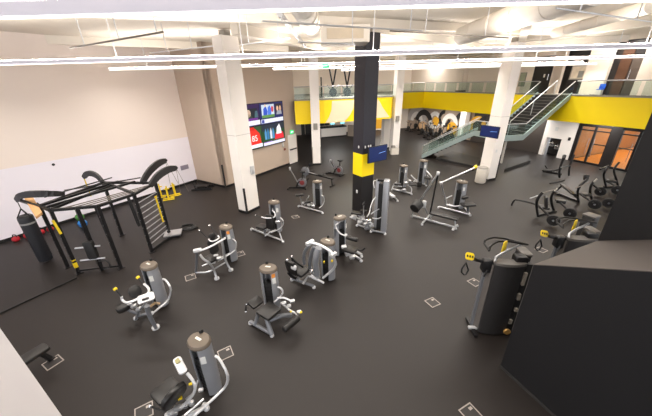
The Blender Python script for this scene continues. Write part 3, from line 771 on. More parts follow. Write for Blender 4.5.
mb = MB(); mb.pad(P(177.5, 361, 1.17), xq, P(178, 357, 1.15) - P(172, 360.5, 1.15), .08, .07, .03, .01, .005); m.part(mb, 'plate_label', mat('olive_label', '8f8a5a', .5), pl_)
s_ = m.quadpad('seat', [P(149, 395, .5), P(172, 376, .5), P(182, 387, .5), P(160, 407, .48)], .09)
bx = (P(180, 388, .5) - P(162, 405, .5)); bx.z = 0; bx.normalize(); bn = V((bx.y, -bx.x, 0))
m.pad('backrest', P(174, 396, .68), bx, (Z * .92 + bn * .35), .44, .5, .09, rad=.18)
g_ = m.tube('seat_handle', [P(150, 406, .5), P(154, 408, .45), P(165, 412, .4)], .018, blk_met); m.foot(P(150, 406, .5) * 1, g_)
g2 = m.roller('handle_ball', P(149.5, 406, .5), P(151, 407, .5), .03, g_, chrome)
m.tube('seat_post', [P(165, 397, .44), P(170, 405, .1)], .05, grey_d)
for (px, py, z, nm, mm, sz) in ((180, 398, .5, 'yellow_pin', yel, .05), (190.5, 384, .62, 'yellow_pin', yel, .04), (178, 408, .35, 'pivot_block', silver, .09), (185, 406, .3, 'pivot_block', chrome, .07), (174, 413, .3, 'pivot_block', silver, .08), (192, 381, .6, 'pulley', blk_met, .06), (201, 390, .3, 'crossbar_block', white_met, .06)):
    mb = MB(); mb.pad(P(px, py, z), V((1, .3, 0)), V((-.3, 1, .2)), sz * 1.5, sz, sz, sz * .3, sz * .2); m.part(mb, nm, mm)
m.roller('caster', P(203, 405, .06), P(207, 406, .06), .055, None, white_met)
m.tube('frame_tube', [P(198, 380, .6), P(194, 393, .45), P(186, 399, .35)], .022, silver)

# ---- yellow-tipped press machine on the left
m = Mach('chest_press_machine', 'grey tower machine with white U-shaped arms ending in yellow tips, left foreground', 'exercise machine', P(158, 305))
m.tower(P(161.5, 304.5), 66, 1.3)
m.loop([P(163, 279, 1.0), P(166, 280, 1.02), P(171, 288, .9), P(170.5, 294, .6), P(168, 301, .35), P(153, 313, .3)], .032)
lg = m.tube('front_leg', [P(147, 306, .78), P(149, 315, .5), P(156, 328, .05)], [.075, .05], grey_d, smooth=1, n=10); m.foot(P(156, 328), lg, white_met, .09)
m.rail(P(152, 314), P(136, 319), .04, grey_d)
m.tube('frame_tube', [P(136, 319, .1), P(140, 309, .5), P(146, 304, .75)], .03, grey_d)
m.tube('frame_tube', [P(147, 309, .3), P(155, 303, .25), P(160, 304, .2)], .04, mat('worn_tan', '9b8468', .5), smooth=0)
c = P(146, 298, 1.02)
arm = m.tube('press_arm', [P(121.5, 296.5, 1.1), P(122, 300, 1.0), P(126, 303, .98), P(132, 301.5, .98), P(139, 298.5, 1.0), P(147, 294.5, 1.02), P(149.5, 291, 1.05), P(148, 287, 1.1), P(144, 284, 1.14)], .036, white_met)
for a, b in ((P(121.5, 296.5, 1.1), P(116, 290, 1.25)), (P(144, 284, 1.14), P(138.8, 278.3, 1.27))):
    g = m.part(MB().tube([a, b], .018, 8), 'grip', blk_met, arm)
    m.roller('yellow_tip', b, b + (b - a).normalized() * .06, .042, arm, yel)
xq = n2(.8, .5); mb = MB(); mb.pad(c, xq, V((-.5, .8, .25)), .34, .24, .05, .05, .015); m.part(mb, 'instruction_plate', white_met)
mb = MB(); mb.pad(c + Z * .03 + V((.03, -.06, 0)), xq, V((-.5, .8, .25)), .14, .05, .02, .01, .004); m.part(mb, 'plate_label', blk_met)
m.pad('backrest', P(135, 291.5, .95), n2(.6, .75), V((-.4, .3, 1)), .27, .32, .1, rad=.13)
m.pad('seat', P(123, 307.5, .5), n2(.7, .6), n2(-.6, .7), .3, .26, .14, rad=.12)
m.tube('seat_post', [P(124, 308, .45), P(130, 311, .3), P(140, 314, .15)], .04, grey_d)
for px, py, z in ((134, 306, .6), (139, 309, .5), (143, 301, .8), (130, 304, .55)):
    mb = MB(); mb.pad(P(px, py, z), V((1, .2, .2)), V((0, 1, .2)), .13, .09, .07, .02, .015); m.part(mb, 'pivot_block', silver)

# ---- machine with tall white front frame and two rods
m = Mach('shoulder_press_machine', 'grey tower machine with wide white front frame and two thin upright rods', 'exercise machine', P(222, 262))
m.tower(P(232, 260), 48, 1.29, orange=True)
for pts, ft in (([P(221.5, 241, 1.12), P(223, 246, .95), P(223.7, 254, .65), P(226, 262, .35), P(231, 270.5, .05)], P(231, 270.5)),
                ([P(200, 254.5, .98), P(203, 259, .85), P(210, 263, .68), P(214, 270, .3), P(217, 279, .05)], P(217, 279))):
    o = m.tube('front_leg', pts, .045, silver); m.foot(ft, o, white_met, .075)
m.tube('frame_arch', [P(196, 251, 1.08), P(201, 250.5, 1.1), P(210, 247, 1.13), P(219, 242, 1.15), P(225.5, 238, 1.17)], .04, white_met)
mb = MB(); mb.pad(P(197.5, 250.3, 1.1), n2(.9, .4), V((0, 0, 1)), .24, .1, .1, .04, .02); m.part(mb, 'frame_bracket', white_met)
m.tube('upright', [P(196.8, 251, 1.05), P(196.5, 262, .5), P(196, 272, .08)], .045, grey_d, smooth=0)
m.tube('frame_tube', [P(202, 266, .35), P(218, 259, .4), P(236, 250, .4)], .03, silver, smooth=0)
m.tube('frame_tube', [P(196, 272.5, .08), P(208, 272.5, .1), P(216, 268, .15), P(226, 262, .2)], .032, silver, smooth=1)
m.loop([P(233, 239, .95), P(236, 241.5, .95), P(236.5, 246, .7), P(235, 251, .45), P(218, 261, .38)], .028)
m.pad('backrest', P(213, 246, .85), n2(.6, .8), V((-.15, .1, 1)), .3, .52, .09, rad=.1)
m.pad('headrest', P(212, 235.8, 1.2), n2(.6, .8), V((-.1, .1, 1)), .2, .2, .1, rad=.09)
m.pad('seat', P(212, 258, .48), n2(.6, .8), n2(-.8, .6), .36, .4, .09)
u = m.tube('press_arm', [P(208.6, 239, 1.15), P(210.5, 241.3, 1.1), P(213.5, 241.2, 1.12), P(217, 240, 1.15), P(219.5, 237.5, 1.2), P(217.8, 235.7, 1.25)], .03, white_met)
for a, b in ((P(208.6, 239, 1.15), P(199.8, 230.8, 1.45)), (P(217.8, 235.7, 1.25), P(210.3, 226, 1.55))):
    m.part(MB().tube([a, b], .014, 6), 'rod', blk_met, u); m.roller('rod_tip', b, b + (b - a).normalized() * .05, .032, u, chrome)
for px, py, z in ((216, 256, .5), (219, 258, .5), (213, 262, .4)):
    mb = MB(); mb.pad(P(px, py, z), n2(1, .3), V((0, 1, .2)), .14, .1, .08, .02, .015); m.part(mb, 'pivot_block', white_met)

# ---- arm machine behind, left of centre
m = Mach('arm_curl_machine', 'grey tower machine with white curved arm, right of the tall white column foot', 'exercise machine', P(275, 232))
m.tower(P(277, 231.5), 32, 1.31)
m.loop([P(280.5, 217.5, .85), P(283, 220, .85), P(283.5, 224, .6), P(280, 229, .4), P(271, 232.5, .25)], .028)
m.rail(P(251.6, 230), P(283, 242.3), .045, silver)
m.tube('frame_tube', [P(256, 229, .15), P(259, 226.5, .35), P(266, 229.5, .3), P(271, 232, .25)], .03, silver, smooth=1)
m.tube('frame_tube', [P(279, 231, .4), P(281, 237, .15), P(282.7, 242, .06)], .035, silver, smooth=1)
m.tube('frame_tube', [P(265, 236, .1), P(270, 232, .25), P(276, 230, .3)], .032, white_met, smooth=0)
ar = m.tube('press_arm', [P(261.5, 216.8, .98), P(266, 218.3, .95), P(272, 218, .95), P(275.5, 216.5, 1.0), P(274.8, 212.5, 1.12), P(272, 210, 1.2)], .032, white_met)
m.part(MB().tube([P(261.5, 216.8, .98), P(256, 215.5, 1.0)], .016, 8), 'grip', blk_met, ar)
m.roller('grip_end', P(256, 215.5, 1.0), P(255.3, 215.3, 1.0), .03, ar, chrome)
m.pad('backrest', P(270, 222, .75), n2(.85, -.45), V((-.1, .1, 1)), .34, .6, .1, rad=.08)
m.pad('seat', P(262.5, 226.5, .46), n2(.85, -.45), n2(.45, .85), .42, .36, .09)
m.tube('seat_post', [P(263, 227, .42), P(265, 233, .12)], .04, grey_d, smooth=0)
for px, py, z in ((268, 230, .35), (277.5, 222, .8), (271.5, 226, .5)):
    mb = MB(); mb.pad(P(px, py, z), n2(1, .3), V((0, 1, .2)), .15, .1, .09, .02, .015); m.part(mb, 'pivot_block', silver)

# ---- machine below the exercise bikes
m = Mach('calf_machine', 'grey tower machine with small raised seat standing just in front of the rowing machine', 'exercise machine', P(317, 205))
m.tower(P(318, 205), 2, 1.22, .9)
m.loop([P(321.5, 195, .8), P(324, 197, .75), P(324.3, 202, .45), P(322, 206, .25), P(319, 208, .15)], .028)
m.rail(P(298.7, 206.8), P(322.5, 213.6), .045, silver)
m.rail(P(303, 203.5), P(314, 207), .04, silver)
m.tube('seat_post', [P(302, 206, .1), P(301, 200, .4), P(300.3, 196.5, .6)], .035, silver, smooth=0)
m.pad('seat', P(299.5, 194.8, .68), n2(.9, .3), n2(-.3, .9), .38, .2, .08)
h_ = m.tube('press_arm', [P(307, 204, .25), P(306.5, 199.5, .5), P(308.5, 197, .65), P(309, 195.5, .7)], .026, silver)
m.tube('frame_tube', [P(304, 205, .15), P(309, 202, .35), P(314, 203.5, .3)], .03, silver)
m.pad('knee_pad', P(307.5, 202, .42), n2(.9, .3), n2(-.3, .9), .3, .16, .1)
for px, py, z in ((309, 205, .2), (313, 205.5, .2)):
    mb = MB(); mb.pad(P(px, py, z), n2(1, .3), V((0, 1, .2)), .16, .1, .09, .02, .015); m.part(mb, 'pivot_block', silver)

# ---- leg extension in the centre foreground
m = Mach('leg_extension_machine', 'grey tower machine with flat black seat and black shin roller, centre foreground', 'exercise machine', P(270, 308))
m.tower(P(273, 307.5), 28, 1.28, orange=True)
se = m.quadpad('seat', [P(255.3, 312, .52), P(269.7, 302, .52), P(281.2, 309.3, .52), P(268.5, 321.5, .52)], .09)
bd = (P(269.7, 302, .5) - P(255.3, 312, .5)); bd.z = 0; bd.normalize(); bo = V((-bd.y, bd.x, 0))
if bo.x > 0: bo = -bo
m.quadpad('backrest', [P(246.5, 303, .66), P(256.4, 295.9, .66), P(265, 300.5, .58), P(254, 309.5, .58)], .09)
gr = m.tube('seat_handle', [P(251, 303, .62), P(246.5, 304.5, .6), P(246, 308, .5), P(246, 311, .42)], .018, blk_met)
m.roller('handle_ball', P(246, 311, .42), P(246, 312, .4), .03, gr, chrome)
m.roller('handle_ball', P(246.3, 303.6, .62), P(246.5, 304.5, .6), .028, gr, chrome)
m.rail(P(250.7, 323.7), P(272, 336), .055, grey_d)
m.tube('front_leg', [P(266, 316, .42), P(268, 324, .25), P(272, 335, .06)], .06, grey_d, smooth=1)
m.tube('rear_leg', [P(258, 312, .45), P(257, 318, .25), P(255, 325, .08)], .05, grey_d, smooth=1)
m.tube('frame_tube', [P(270, 320, .25), P(281, 315.5, .3), P(292, 315, .25)], .06, grey_d, smooth=1)
m.loop([P(277.5, 287, .95), P(281, 288, .92), P(283.3, 292, .8), P(281, 296, .62), P(274, 302.5, .5)], .028)
lv = m.tube('leg_lever', [P(281, 302.5, .55), P(285, 306, .5), P(290, 310.5, .48), P(295, 313, .45)], .034, silver)
m.tube('range_bar', [P(277, 298, .72), P(284, 297.5, .7), P(288.5, 299.5, .66), P(291.5, 301.5, .62)], .028, white_met)
m.tube('lever_arm', [P(288, 309, .5), P(294, 312, .44), P(298, 316.5, .38)], .026, chrome, lv)
m.roller('shin_roller', P(283.5, 330, .36), P(298.5, 317.5, .36), .085)
m.roller('yellow_pin', P(300, 312.5, .46), P(302, 311.8, .48), .03, lv, yel)
m.roller('yellow_pin', P(290.5, 310.8, .5), P(291.3, 312.2, .47), .026, lv, yel)
for px, py, z in ((284, 303, .55), (292.5, 301, .6), (299, 312, .42), (289, 306, .5)):
    mb = MB(); mb.pad(P(px, py, z), n2(1, .3), V((0, 1, .2)), .11, .08, .07, .02, .015); m.part(mb, 'pivot_block', silver)

# ---- arch machine right of the leg extension
m = Mach('pec_fly_machine', 'grey tower machine under a big white arched beam with hanging side panels', 'exercise machine', P(318, 278))
m.tower(P(328.5, 278), 38, 1.3)
ar = m.tube('arch_beam', [P(308, 242.8, 1.5), P(313, 242.8, 1.52), P(320, 245, 1.52), P(328, 249.3, 1.5), P(334, 255, 1.46)], .05, white_met)
m.part(MB().bar(P(306.5, 244.5, 1.49), P(313.5, 240.8, 1.5), .09, .09), 'beam_end', white_met, ar)
m.part(MB().bar(P(331.5, 256.3, 1.44), P(336, 253, 1.46), .08, .08), 'beam_end', white_met, ar)
def blade(pts, w, nm='swing_panel', mm=grey_d):
    pts = [V(p) for p in pts]; mb = MB(); q = []
    mb.tube(pts, [w * .55, w * .8], 8, 1); return m.part(mb, nm, mm)
m.tube('swing_panel', [P(309.5, 245, 1.45), P(305, 250, 1.25), P(303.5, 257, .95), P(304.3, 264, .7)], .05, grey_d, n=10)
m.tube('swing_panel', [P(313.5, 247, 1.42), P(311, 254, 1.15), P(309.7, 262, .8), P(309.7, 268, .5)], .055, grey_d, n=10)
m.tube('swing_panel', [P(318.5, 248, 1.42), P(316, 255, 1.2), P(315.5, 265, .75), P(317, 274, .35)], .1, grey_t, n=12)
m.loop([P(333, 256.5, 1.3), P(335.3, 261, 1.1), P(336, 265.5, .85), P(331, 271.5, .5), P(323, 278, .2)], .045)
m.rail(P(292, 280.3), P(314, 288), .05, grey_d)
m.tube('seat_beam', [P(297, 279.5, .25), P(308, 270, .3), P(318, 276, .25)], .05, silver, smooth=0)
m.tube('frame_tube', [P(303, 284, .1), P(308, 276, .25), P(320, 281, .15)], .045, silver, smooth=0)
m.tube('frame_tube', [P(311, 275, .3), P(317, 279, .2), P(324, 283, .12)], .04, white_met, smooth=0)
m.pad('seat', P(300, 271, .46), n2(.75, -.55), n2(.55, .75), .44, .4, .09)
bp = m.pad('backrest', P(291, 267.5, .72), n2(.75, -.55), V((-.2, -.1, 1)), .36, .5, .09)
for a, b in ((P(287.3, 261, .95), P(287.8, 265, .8)), (P(291.8, 257.3, 1.0), P(292.2, 261, .86))):
    g = m.part(MB().tube([a, b, b + V((.08, -.02, -.1))], .025, 8), 'grip', blk_met, bp); m.roller('grip_end', a, a + Z * .05, .035, bp, chrome)
m.tube('support_arm', [P(292, 258.5, .95), P(298, 264, .75), P(303, 267, .6)], .03, blk_met)
m.tube('support_arm', [P(288, 272, .55), P(292, 277, .35), P(298, 279, .2)], .05, blk_met)
mb = MB(); mb.pad(P(293.7, 267.3, .82), n2(.75, -.55), V((0, .3, 1)), .18, .14, .05, .03, .012); m.part(mb, 'instruction_plate', white_met)
for px, py, z, mm in ((310, 268, .45, silver), (311.5, 271, .4, chrome), (324, 262, .8, yel), (332, 261, .9, yel), (302, 272, .35, yel), (318, 277, .25, silver)):
    mb = MB(); mb.pad(P(px, py, z), n2(1, .3), V((0, 1, .2)), .12 if mm != yel else .05, .09 if mm != yel else .05, .08, .02, .015); m.part(mb, 'pivot_block' if mm != yel else 'yellow_pin', mm)

# ---- machine with black roller, centre
m = Mach('torso_machine', 'grey tower machine with one black foam roller, in front of the dark column', 'exercise machine', P(345, 255))
m.tower(P(340, 254.5), -28, 1.44, .85)
for dx in (-4.2, ):
    m.tube('frame_post', [P(335.5, 252, .05), P(335.5, 228, 1.15)], .05, grey_d, smooth=0)
ar = m.tube('press_arm', [P(335.6, 225, 1.25), P(336.5, 229.5, 1.1), P(340.5, 234, .98), P(344.5, 235.5, .96), P(348, 236.3, .95)], .032, white_met)
m.tube('press_arm', [P(345.5, 219, 1.4), P(340, 221.5, 1.35), P(335.8, 225, 1.27)], .03, white_met)
m.roller('foam_roller', P(346.7, 237.2, .95), P(357.5, 240, .95), .075)
m.roller('roller_end', P(345.8, 234, 1.0), P(346.6, 237.2, .95), .05, ar, silver)
ra = m.rail(P(341.5, 249.5), P(361, 261.5), .05, silver)
m.part(MB().tube([P(353, 249.5, .1), P(362, 255, .08)], .05, 8), 'base_rail', silver); m.foot(P(361.5, 257), ra)
m.pad('seat', P(350, 249.5, .45), n2(.8, -.5), n2(.5, .8), .46, .36, .09)
m.tube('seat_post', [P(350, 250, .4), P(351, 255.5, .1)], .05, white_met, smooth=0)
m.tube('seat_handle', [P(355, 249, .45), P(361, 250.7, .42), P(364, 249.2, .5), P(364.8, 247.5, .58)], .03, blk_met)
for px, py, z in ((348, 254, .2), (352, 257, .15), (344, 247, .5)):
    mb = MB(); mb.pad(P(px, py, z), n2(1, .3), V((0, 1, .2)), .17, .12, .1, .02, .015); m.part(mb, 'pivot_block', white_met)

# ---- tall assisted machine by the dark column
m = Mach('assisted_dip_machine', 'tallest grey machine, close against the right side of the black and yellow column', 'exercise machine', P(380, 232))
T = P(380, 231); f = face_dir(T, 45); l = V((-f.y, f.x, 0))
pR = P(383.5, 231.5); pL = P(375.5, 228)
mb = MB(); mb.pad(V((pR.x, pR.y, 1.09)), n2(.95, -.3), Z, .22, 2.14, .34, .04, .03); m.part(mb, 'weight_tower', grey_t)
mb = MB(); mb.pad(V((pL.x, pL.y, 1.05)), n2(.95, -.3), Z, .15, 2.06, .2, .03, .02); m.part(mb, 'front_post', mat('front_post_grey', '9a9ca1', .4, .4), None)
mid = (pR + pL) / 2
mb = MB(); mb.box(V((mid.x, mid.y + .06, 1.0)), (.22, .16, 1.9), n2(.95, -.3)); m.part(mb, 'weight_stack', blk, smooth=False)
mb = MB(); mb.box(V((mid.x, mid.y, 2.1)), (.36, .12, .08), n2(.95, -.3)); m.part(mb, 'top_bracket', blk_met, smooth=False)
zt = lambda p, z: V((p.x, p.y, z))
g1 = m.tube('dip_handle', [zt(pL, 2.0), P(374, 180, 2.0), P(373.5, 184, 1.9), P(374.5, 188, 1.75)], .028, silver)
m.tube('dip_handle', [P(376, 197, 1.5), P(373, 200, 1.4), P(371, 206, 1.2), P(369.5, 213, 1.0), P(367, 217, .9)], .03, silver)
m.tube('dip_handle', [P(379, 209, 1.0), P(375, 211, .98), P(371, 214, .92)], .026, silver)
m.tube('side_rail', [P(372.5, 218, .65), P(378, 219, .6), P(383, 216, .62), P(383, 213.5, .68)], .028, white_met)
kp = m.pad('knee_pad', P(357, 213, .62), n2(.9, -.4), n2(.4, .9), .46, .26, .09)
kq = m.pad('knee_pad', P(363.5, 211, .7), n2(.9, -.4), n2(.4, .9), .26, .2, .09)
m.tube('lever_arm', [P(358, 215, .55), P(365, 220, .45), P(373, 224, .4)], .04, silver)
m.tube('upright_handle', [P(364, 221, .3), P(363.5, 210, .85), P(364, 204, 1.15)], .026, silver, smooth=0)
m.roller('grip', P(363, 205, 1.12), P(365, 202, 1.22), .05, None, blk_met)
m.rail(P(357, 226), P(373, 231.5), .045, silver)
m.rail(P(355, 219), P(369, 223), .045, silver)
m.rail(P(371, 232), P(385, 234.5), .05, grey_d)
m.tube('step', [P(350, 217, .3), P(356, 220, .3)], .04, silver, smooth=0)
for px, py, z, mm in ((366, 224, .3, silver), (369, 221, .45, chrome), (360, 222, .3, white_met), (371, 226, .25, silver), (354, 216.5, .4, white_met), (367, 228, .15, grey_d), (362, 217, .5, silver)):
    mb = MB(); mb.pad(P(px, py, z), n2(1, .3), V((0, 1, .2)), .2, .15, .12, .03, .02); m.part(mb, 'pivot_block', mm)

# ---- base showing behind it
m = Mach('hip_machine', 'low silver machine base showing just right of the tallest grey machine', 'exercise machine', P(391, 195))
ra = m.rail(P(387, 192), P(397.5, 201.5), .05, silver); m.rail(P(383, 193), P(388, 199), .045, silver)
m.part(MB().bar(P(385, 190.5, .22), P(394, 197, .2), .16, .08), 'base_cover', white_met)
m.tube('frame_tube', [P(386, 188.5, .4), P(389, 192, .3), P(393, 195.5, .22)], .035, silver, smooth=0)

m = Mach('row_machine', 'grey tower machine right of the dark column with double silver loops at its left foot', 'exercise machine', P(403, 187))
m.tower(P(402, 187), 22, 1.24, .9)
m.rail(P(392, 190), P(411.5, 194.7), .05, silver)
m.tube('frame_tube', [P(393.5, 185.5, .35), P(392, 188, .22), P(396, 190.5, .15), P(404, 190.5, .15)], .04, silver)
m.tube('frame_tube', [P(397, 182, .55), P(393.5, 184, .45), P(395, 186.5, .35), P(402, 186.5, .3)], .035, silver)
m.tube('frame_tube', [P(407, 178, .8), P(410, 182, .55), P(416, 184.5, .3)], .035, silver)
m.tube('frame_tube', [P(408, 185, .35), P(412, 188, .15), P(411, 194, .08)], .04, silver)
m.tube('press_arm', [P(411, 175, .9), P(414, 178.5, .72), P(417, 180.5, .6)], .035, white_met)
m.pad('seat', P(413, 184.5, .42), n2(.9, -.3), n2(.3, .9), .4, .3, .09)
m.pad('chest_pad', P(397.5, 184, .5), n2(.9, -.3), n2(.3, .9), .36, .2, .08)
for px, py, z in ((406, 183, .5), (404, 190, .2), (409, 181, .5)):
    mb = MB(); mb.pad(P(px, py, z), n2(1, .3), V((0, 1, .2)), .2, .14, .12, .03, .02); m.part(mb, 'pivot_block', silver)

m = Mach('abdominal_machine', 'grey tower machine farthest back, standing near the foot of the staircase', 'exercise machine', P(421.5, 183))
m.tower(P(421, 183.5), 28, 1.36, .9)
m.rail(P(414, 182), P(426, 186), .05, silver)
m.tube('frame_tube', [P(425.5, 170, .85), P(429, 173.5, .75), P(432, 177, .6), P(431, 180.5, .3)], .04, white_met)
m.tube('frame_tube', [P(427, 175, .6), P(430, 179, .35), P(432.5, 182, .1)], .035, silver)
m.pad('seat', P(427.5, 178, .5), n2(.9, -.3), n2(.3, .9), .36, .32, .09)
m.tube('seat_post', [P(427.5, 178.5, .45), P(427.5, 184, .06)], .04, grey_d, smooth=0)
m.pad('foot_pad', P(419.5, 184.6, .2), n2(.9, -.3), Z, .26, .3, .1)

# ---- tall triangle bench with one black weight
m = Mach('cable_bench', 'flat black bench under a tall silver triangular mast carrying a black weight', 'exercise machine', P(432, 216))
ap = P(438, 173.5, 2.15)
ms = m.part(MB().tube([P(417, 213, .1), P(421, 199, .95), ap], .036, 10), 'mast', silver)
m.part(MB().tube([P(430, 214, .1), ap - Z * .05], .035, 8), 'rear_strut', blk_met)
m.roller('mast_head', ap - Z * .06, ap + Z * .08, .065, ms, white_met)
m.roller('weight_plate', P(414, 209, .7), P(419.5, 203, .85), .2, None, blk)
m.rail(P(412, 217), P(455.5, 229), .05, silver)
m.rail(P(422, 225), P(430.5, 215.5), .05, silver)
m.rail(P(453, 230), P(457, 226.5), .05, silver)
bx = (P(457, 219, .45) - P(432, 213, .45)); m.pad('bench_pad', (P(457, 219, .45) + P(432, 213, .45)) / 2, bx, Z.cross(bx), bx.length + .1, .3, .08)
m.tube('bench_leg', [P(455, 219.5, .42), P(455.3, 228.5, .08)], .04, silver, smooth=0)
m.tube('bench_leg', [P(433, 213.5, .42), P(430, 219, .1)], .04, silver, smooth=0)
m.tube('lever', [P(424, 203, .85), P(425, 208, .6), P(428, 215, .25)], .04, silver, smooth=1)
m.tube('weight_post', [P(413, 209, .6), P(411.8, 216.5, .08)], .035, silver, smooth=0)
mb = MB(); mb.pad(P(424, 204, .8), n2(1, .2), Z, .14, .3, .12, .03, .02); m.part(mb, 'pivot_block', white_met)

# ---- pulldown machine with long boom
m = Mach('pulldown_machine', 'grey tower machine with long angled silver boom reaching up to the white bin', 'exercise machine', P(460, 208))
m.tower(P(457.5, 208), 24, 1.3, .95)
bo_ = m.part(MB().tube([P(441, 182.7, 1.55), P(474.3, 167.8, 2.0)], .033, 8), 'boom', silver)
m.tube('boom_post', [P(441, 182.7, 1.55), P(442.5, 189, 1.2), P(446, 202, .5), P(447, 206, .3)], .045, silver, smooth=0)
m.roller('boom_joint', P(440.7, 184, 1.5), P(441.2, 181.5, 1.6), .07, bo_, white_met)
m.roller('yellow_tip', P(474.3, 167.8, 2.0), P(476.3, 166.3, 2.03), .07, bo_, yel)
m.tube('lat_bar', [P(474, 170, 1.9), P(470, 171, 1.85), P(465, 173.3, 1.8)], .03, blk_met, bo_)
m.tube('frame_tube', [P(446, 204, .4), P(452, 206.5, .35), P(460, 206, .4), P(464, 204, .45)], .04, white_met)
m.tube('frame_tube', [P(445, 199, .6), P(449, 197, .65), P(452, 195.5, .7)], .03, silver)
m.rail(P(438.5, 208), P(470, 216), .055, silver)
m.rail(P(463, 207), P(470, 216), .045, silver)
m.pad('seat', P(468, 204.5, .5), n2(.95, .1), n2(-.1, .95), .6, .34, .1)
m.tube('seat_post', [P(468, 206, .45), P(468, 213, .1)], .05, grey_d, smooth=0)
m.pad('thigh_pad', P(465, 197.5, .8), n2(.8, .5), n2(-.5, .8), .36, .16, .12, rad=.06)
m.tube('knob_post', [P(463, 181, 1.36), P(463.3, 178.5, 1.48)], .02, blk_met, smooth=0)

# ================================================================== WHITE BIN
q = P(482.5, 182)
r = thing('waste_bin', 'pale round bin standing against the white column beside the staircase', 'bin', q + V((-.15, 0, 0)))
c = r.location
mb = MB(); mb.lathe(c, [(.27, 0), (.29, .03), (.29, .82), (.28, .85)], 20); mb.build('bin_body', stone_m, r, c)
mb = MB(); mb.lathe(c + Z * .85, [(.29, 0), (.3, .02), (.27, .06), (.12, .07)], 20); mb.build('bin_lid', slab_m, r, c)

# ================================================================== FLOOR OUTLET BOXES
def floor_box(c, label, rot, proto=None):
    if proto is None:
        r = thing('floor_box', label, 'floor box', c, rot, 'square floor boxes')
        mb = MB(); s = .15; t_ = .018
        for x_, y_, w, h in ((0, s - t_ / 2, .3, t_), (0, -s + t_ / 2, .3, t_), (s - t_ / 2, 0, t_, .264), (-s + t_ / 2, 0, t_, .264)): mb.box((x_, y_, .006), (w, h, .012))
        mb.build('box_frame', mat('box_silver', 'a39a93', .45, .2, .05, 9), r, smooth=False)
        mb = MB(); mb.box((0, 0, .003), (.262, .262, .006)); mb.build('box_lid', mat('lid_dark', '2a2625', .55), r, smooth=False)
        mb = MB(); mb.box((.07, .07, .009), (.07, .05, .006)); mb.build('lid_latch', MATS['box_silver'], r, smooth=False)
        return r
    r = copy_tree(proto); r.location = c; r.rotation_euler.z = rot; r['label'] = label
    return r
FB = [((53, 362.5), 'silver square floor box beside the black bench at the lower left', 1.05),
      ((225.5, 353.5), 'silver square floor box right beside the nearest grey tower', .55),
      ((144, 412), 'silver square floor box at the bottom edge left of the nearest seat', .55),
      ((432.5, 302.5), 'silver square floor box alone on the open floor right of centre', .45),
      ((471, 414), 'silver square floor box cut by the bottom edge of the view on the right', .45),
      ((541, 250), 'silver square floor box beside the half hidden second cable machine', .45),
      ((474.5, 282.5), 'silver square floor box under the yellow placard of the nearer cable machine', .45),
      ((190.5, 277.3), 'silver square floor box left of the machine with two thin upright rods', .55),
      ((240, 254), 'silver square floor box behind the tower of the machine with two thin rods', .55),
      ((295.5, 217), 'silver square floor box in front of the machine with the raised seat', .5)]
pr_ = None
for (px, py), lb_, ro in FB:
    o = floor_box(P(px, py) , lb_, ro, pr_); pr_ = pr_ or o

# ================================================================== TRAINING RIG
ft = {k: P(*v) for k, v in dict(a=(68, 267), b=(79, 273), c=(121, 268), d=(152, 252), e=(170, 236), f=(122, 235)).items()}
m = Mach('training_rig', 'big black multi-sided training rig with ladder and curved arms beside the left wall', 'training rig', (ft['b'] + ft['f']) / 2)
HR = 2.24
tp = {k: V((p.x, p.y, HR)) for k, p in ft.items()}
for k, p in ft.items():
    w = .09
    o = m.part(MB().bar(V((p.x, p.y, 0.01)), tp[k], w, w, A), 'post', blk_met, smooth=False)
    mb = MB(); mb.box(V((p.x, p.y, .01)), (.2, .2, .02), A, V((-A.y, A.x, 0))); m.part(mb, 'foot_plate', blk_met, o, smooth=False)
    mb = MB()
    for z in (.4, .7, 1.0, 1.3, 1.6, 1.9): mb.box(V((p.x, p.y, z)), (.1, .03, .03), A)
    m.part(mb, 'bolt_row', silver, o, smooth=False)
fp = (ft['b'] * .45 + ft['c'] * .55)
cpst = m.part(MB().bar(V((fp.x, fp.y, .01)), V((fp.x, fp.y, HR)), .1, .1, A), 'post', blk_met, smooth=False)
bd_ = (ft['c'] - ft['b']).normalized()
for z, h in ((.95, .5), (.5, .4)):
    m.part(MB().tube([fp - bd_ * .42 + Z * z - V((0, .08, 0)), fp + bd_ * .28 + Z * z - V((0, .08, 0))], .028, 8), 'plate_peg', silver, cpst)
mb = MB(); mb.pad(fp + Z * .85 + V((0, -.1, 0)), bd_, Z, .26, .62, .16, .05, .02); m.part(mb, 'storage_pad', blk, cpst)
m.tube('rope_ring', [fp + bd_ * .1 + Z * .42 + V((0, -.12, 0)), fp + bd_ * .38 + Z * .45 + V((0, -.16, 0)), fp + bd_ * .42 + Z * .2 + V((0, -.16, 0)), fp + bd_ * .16 + Z * .12 + V((0, -.14, 0))], .025, blk)
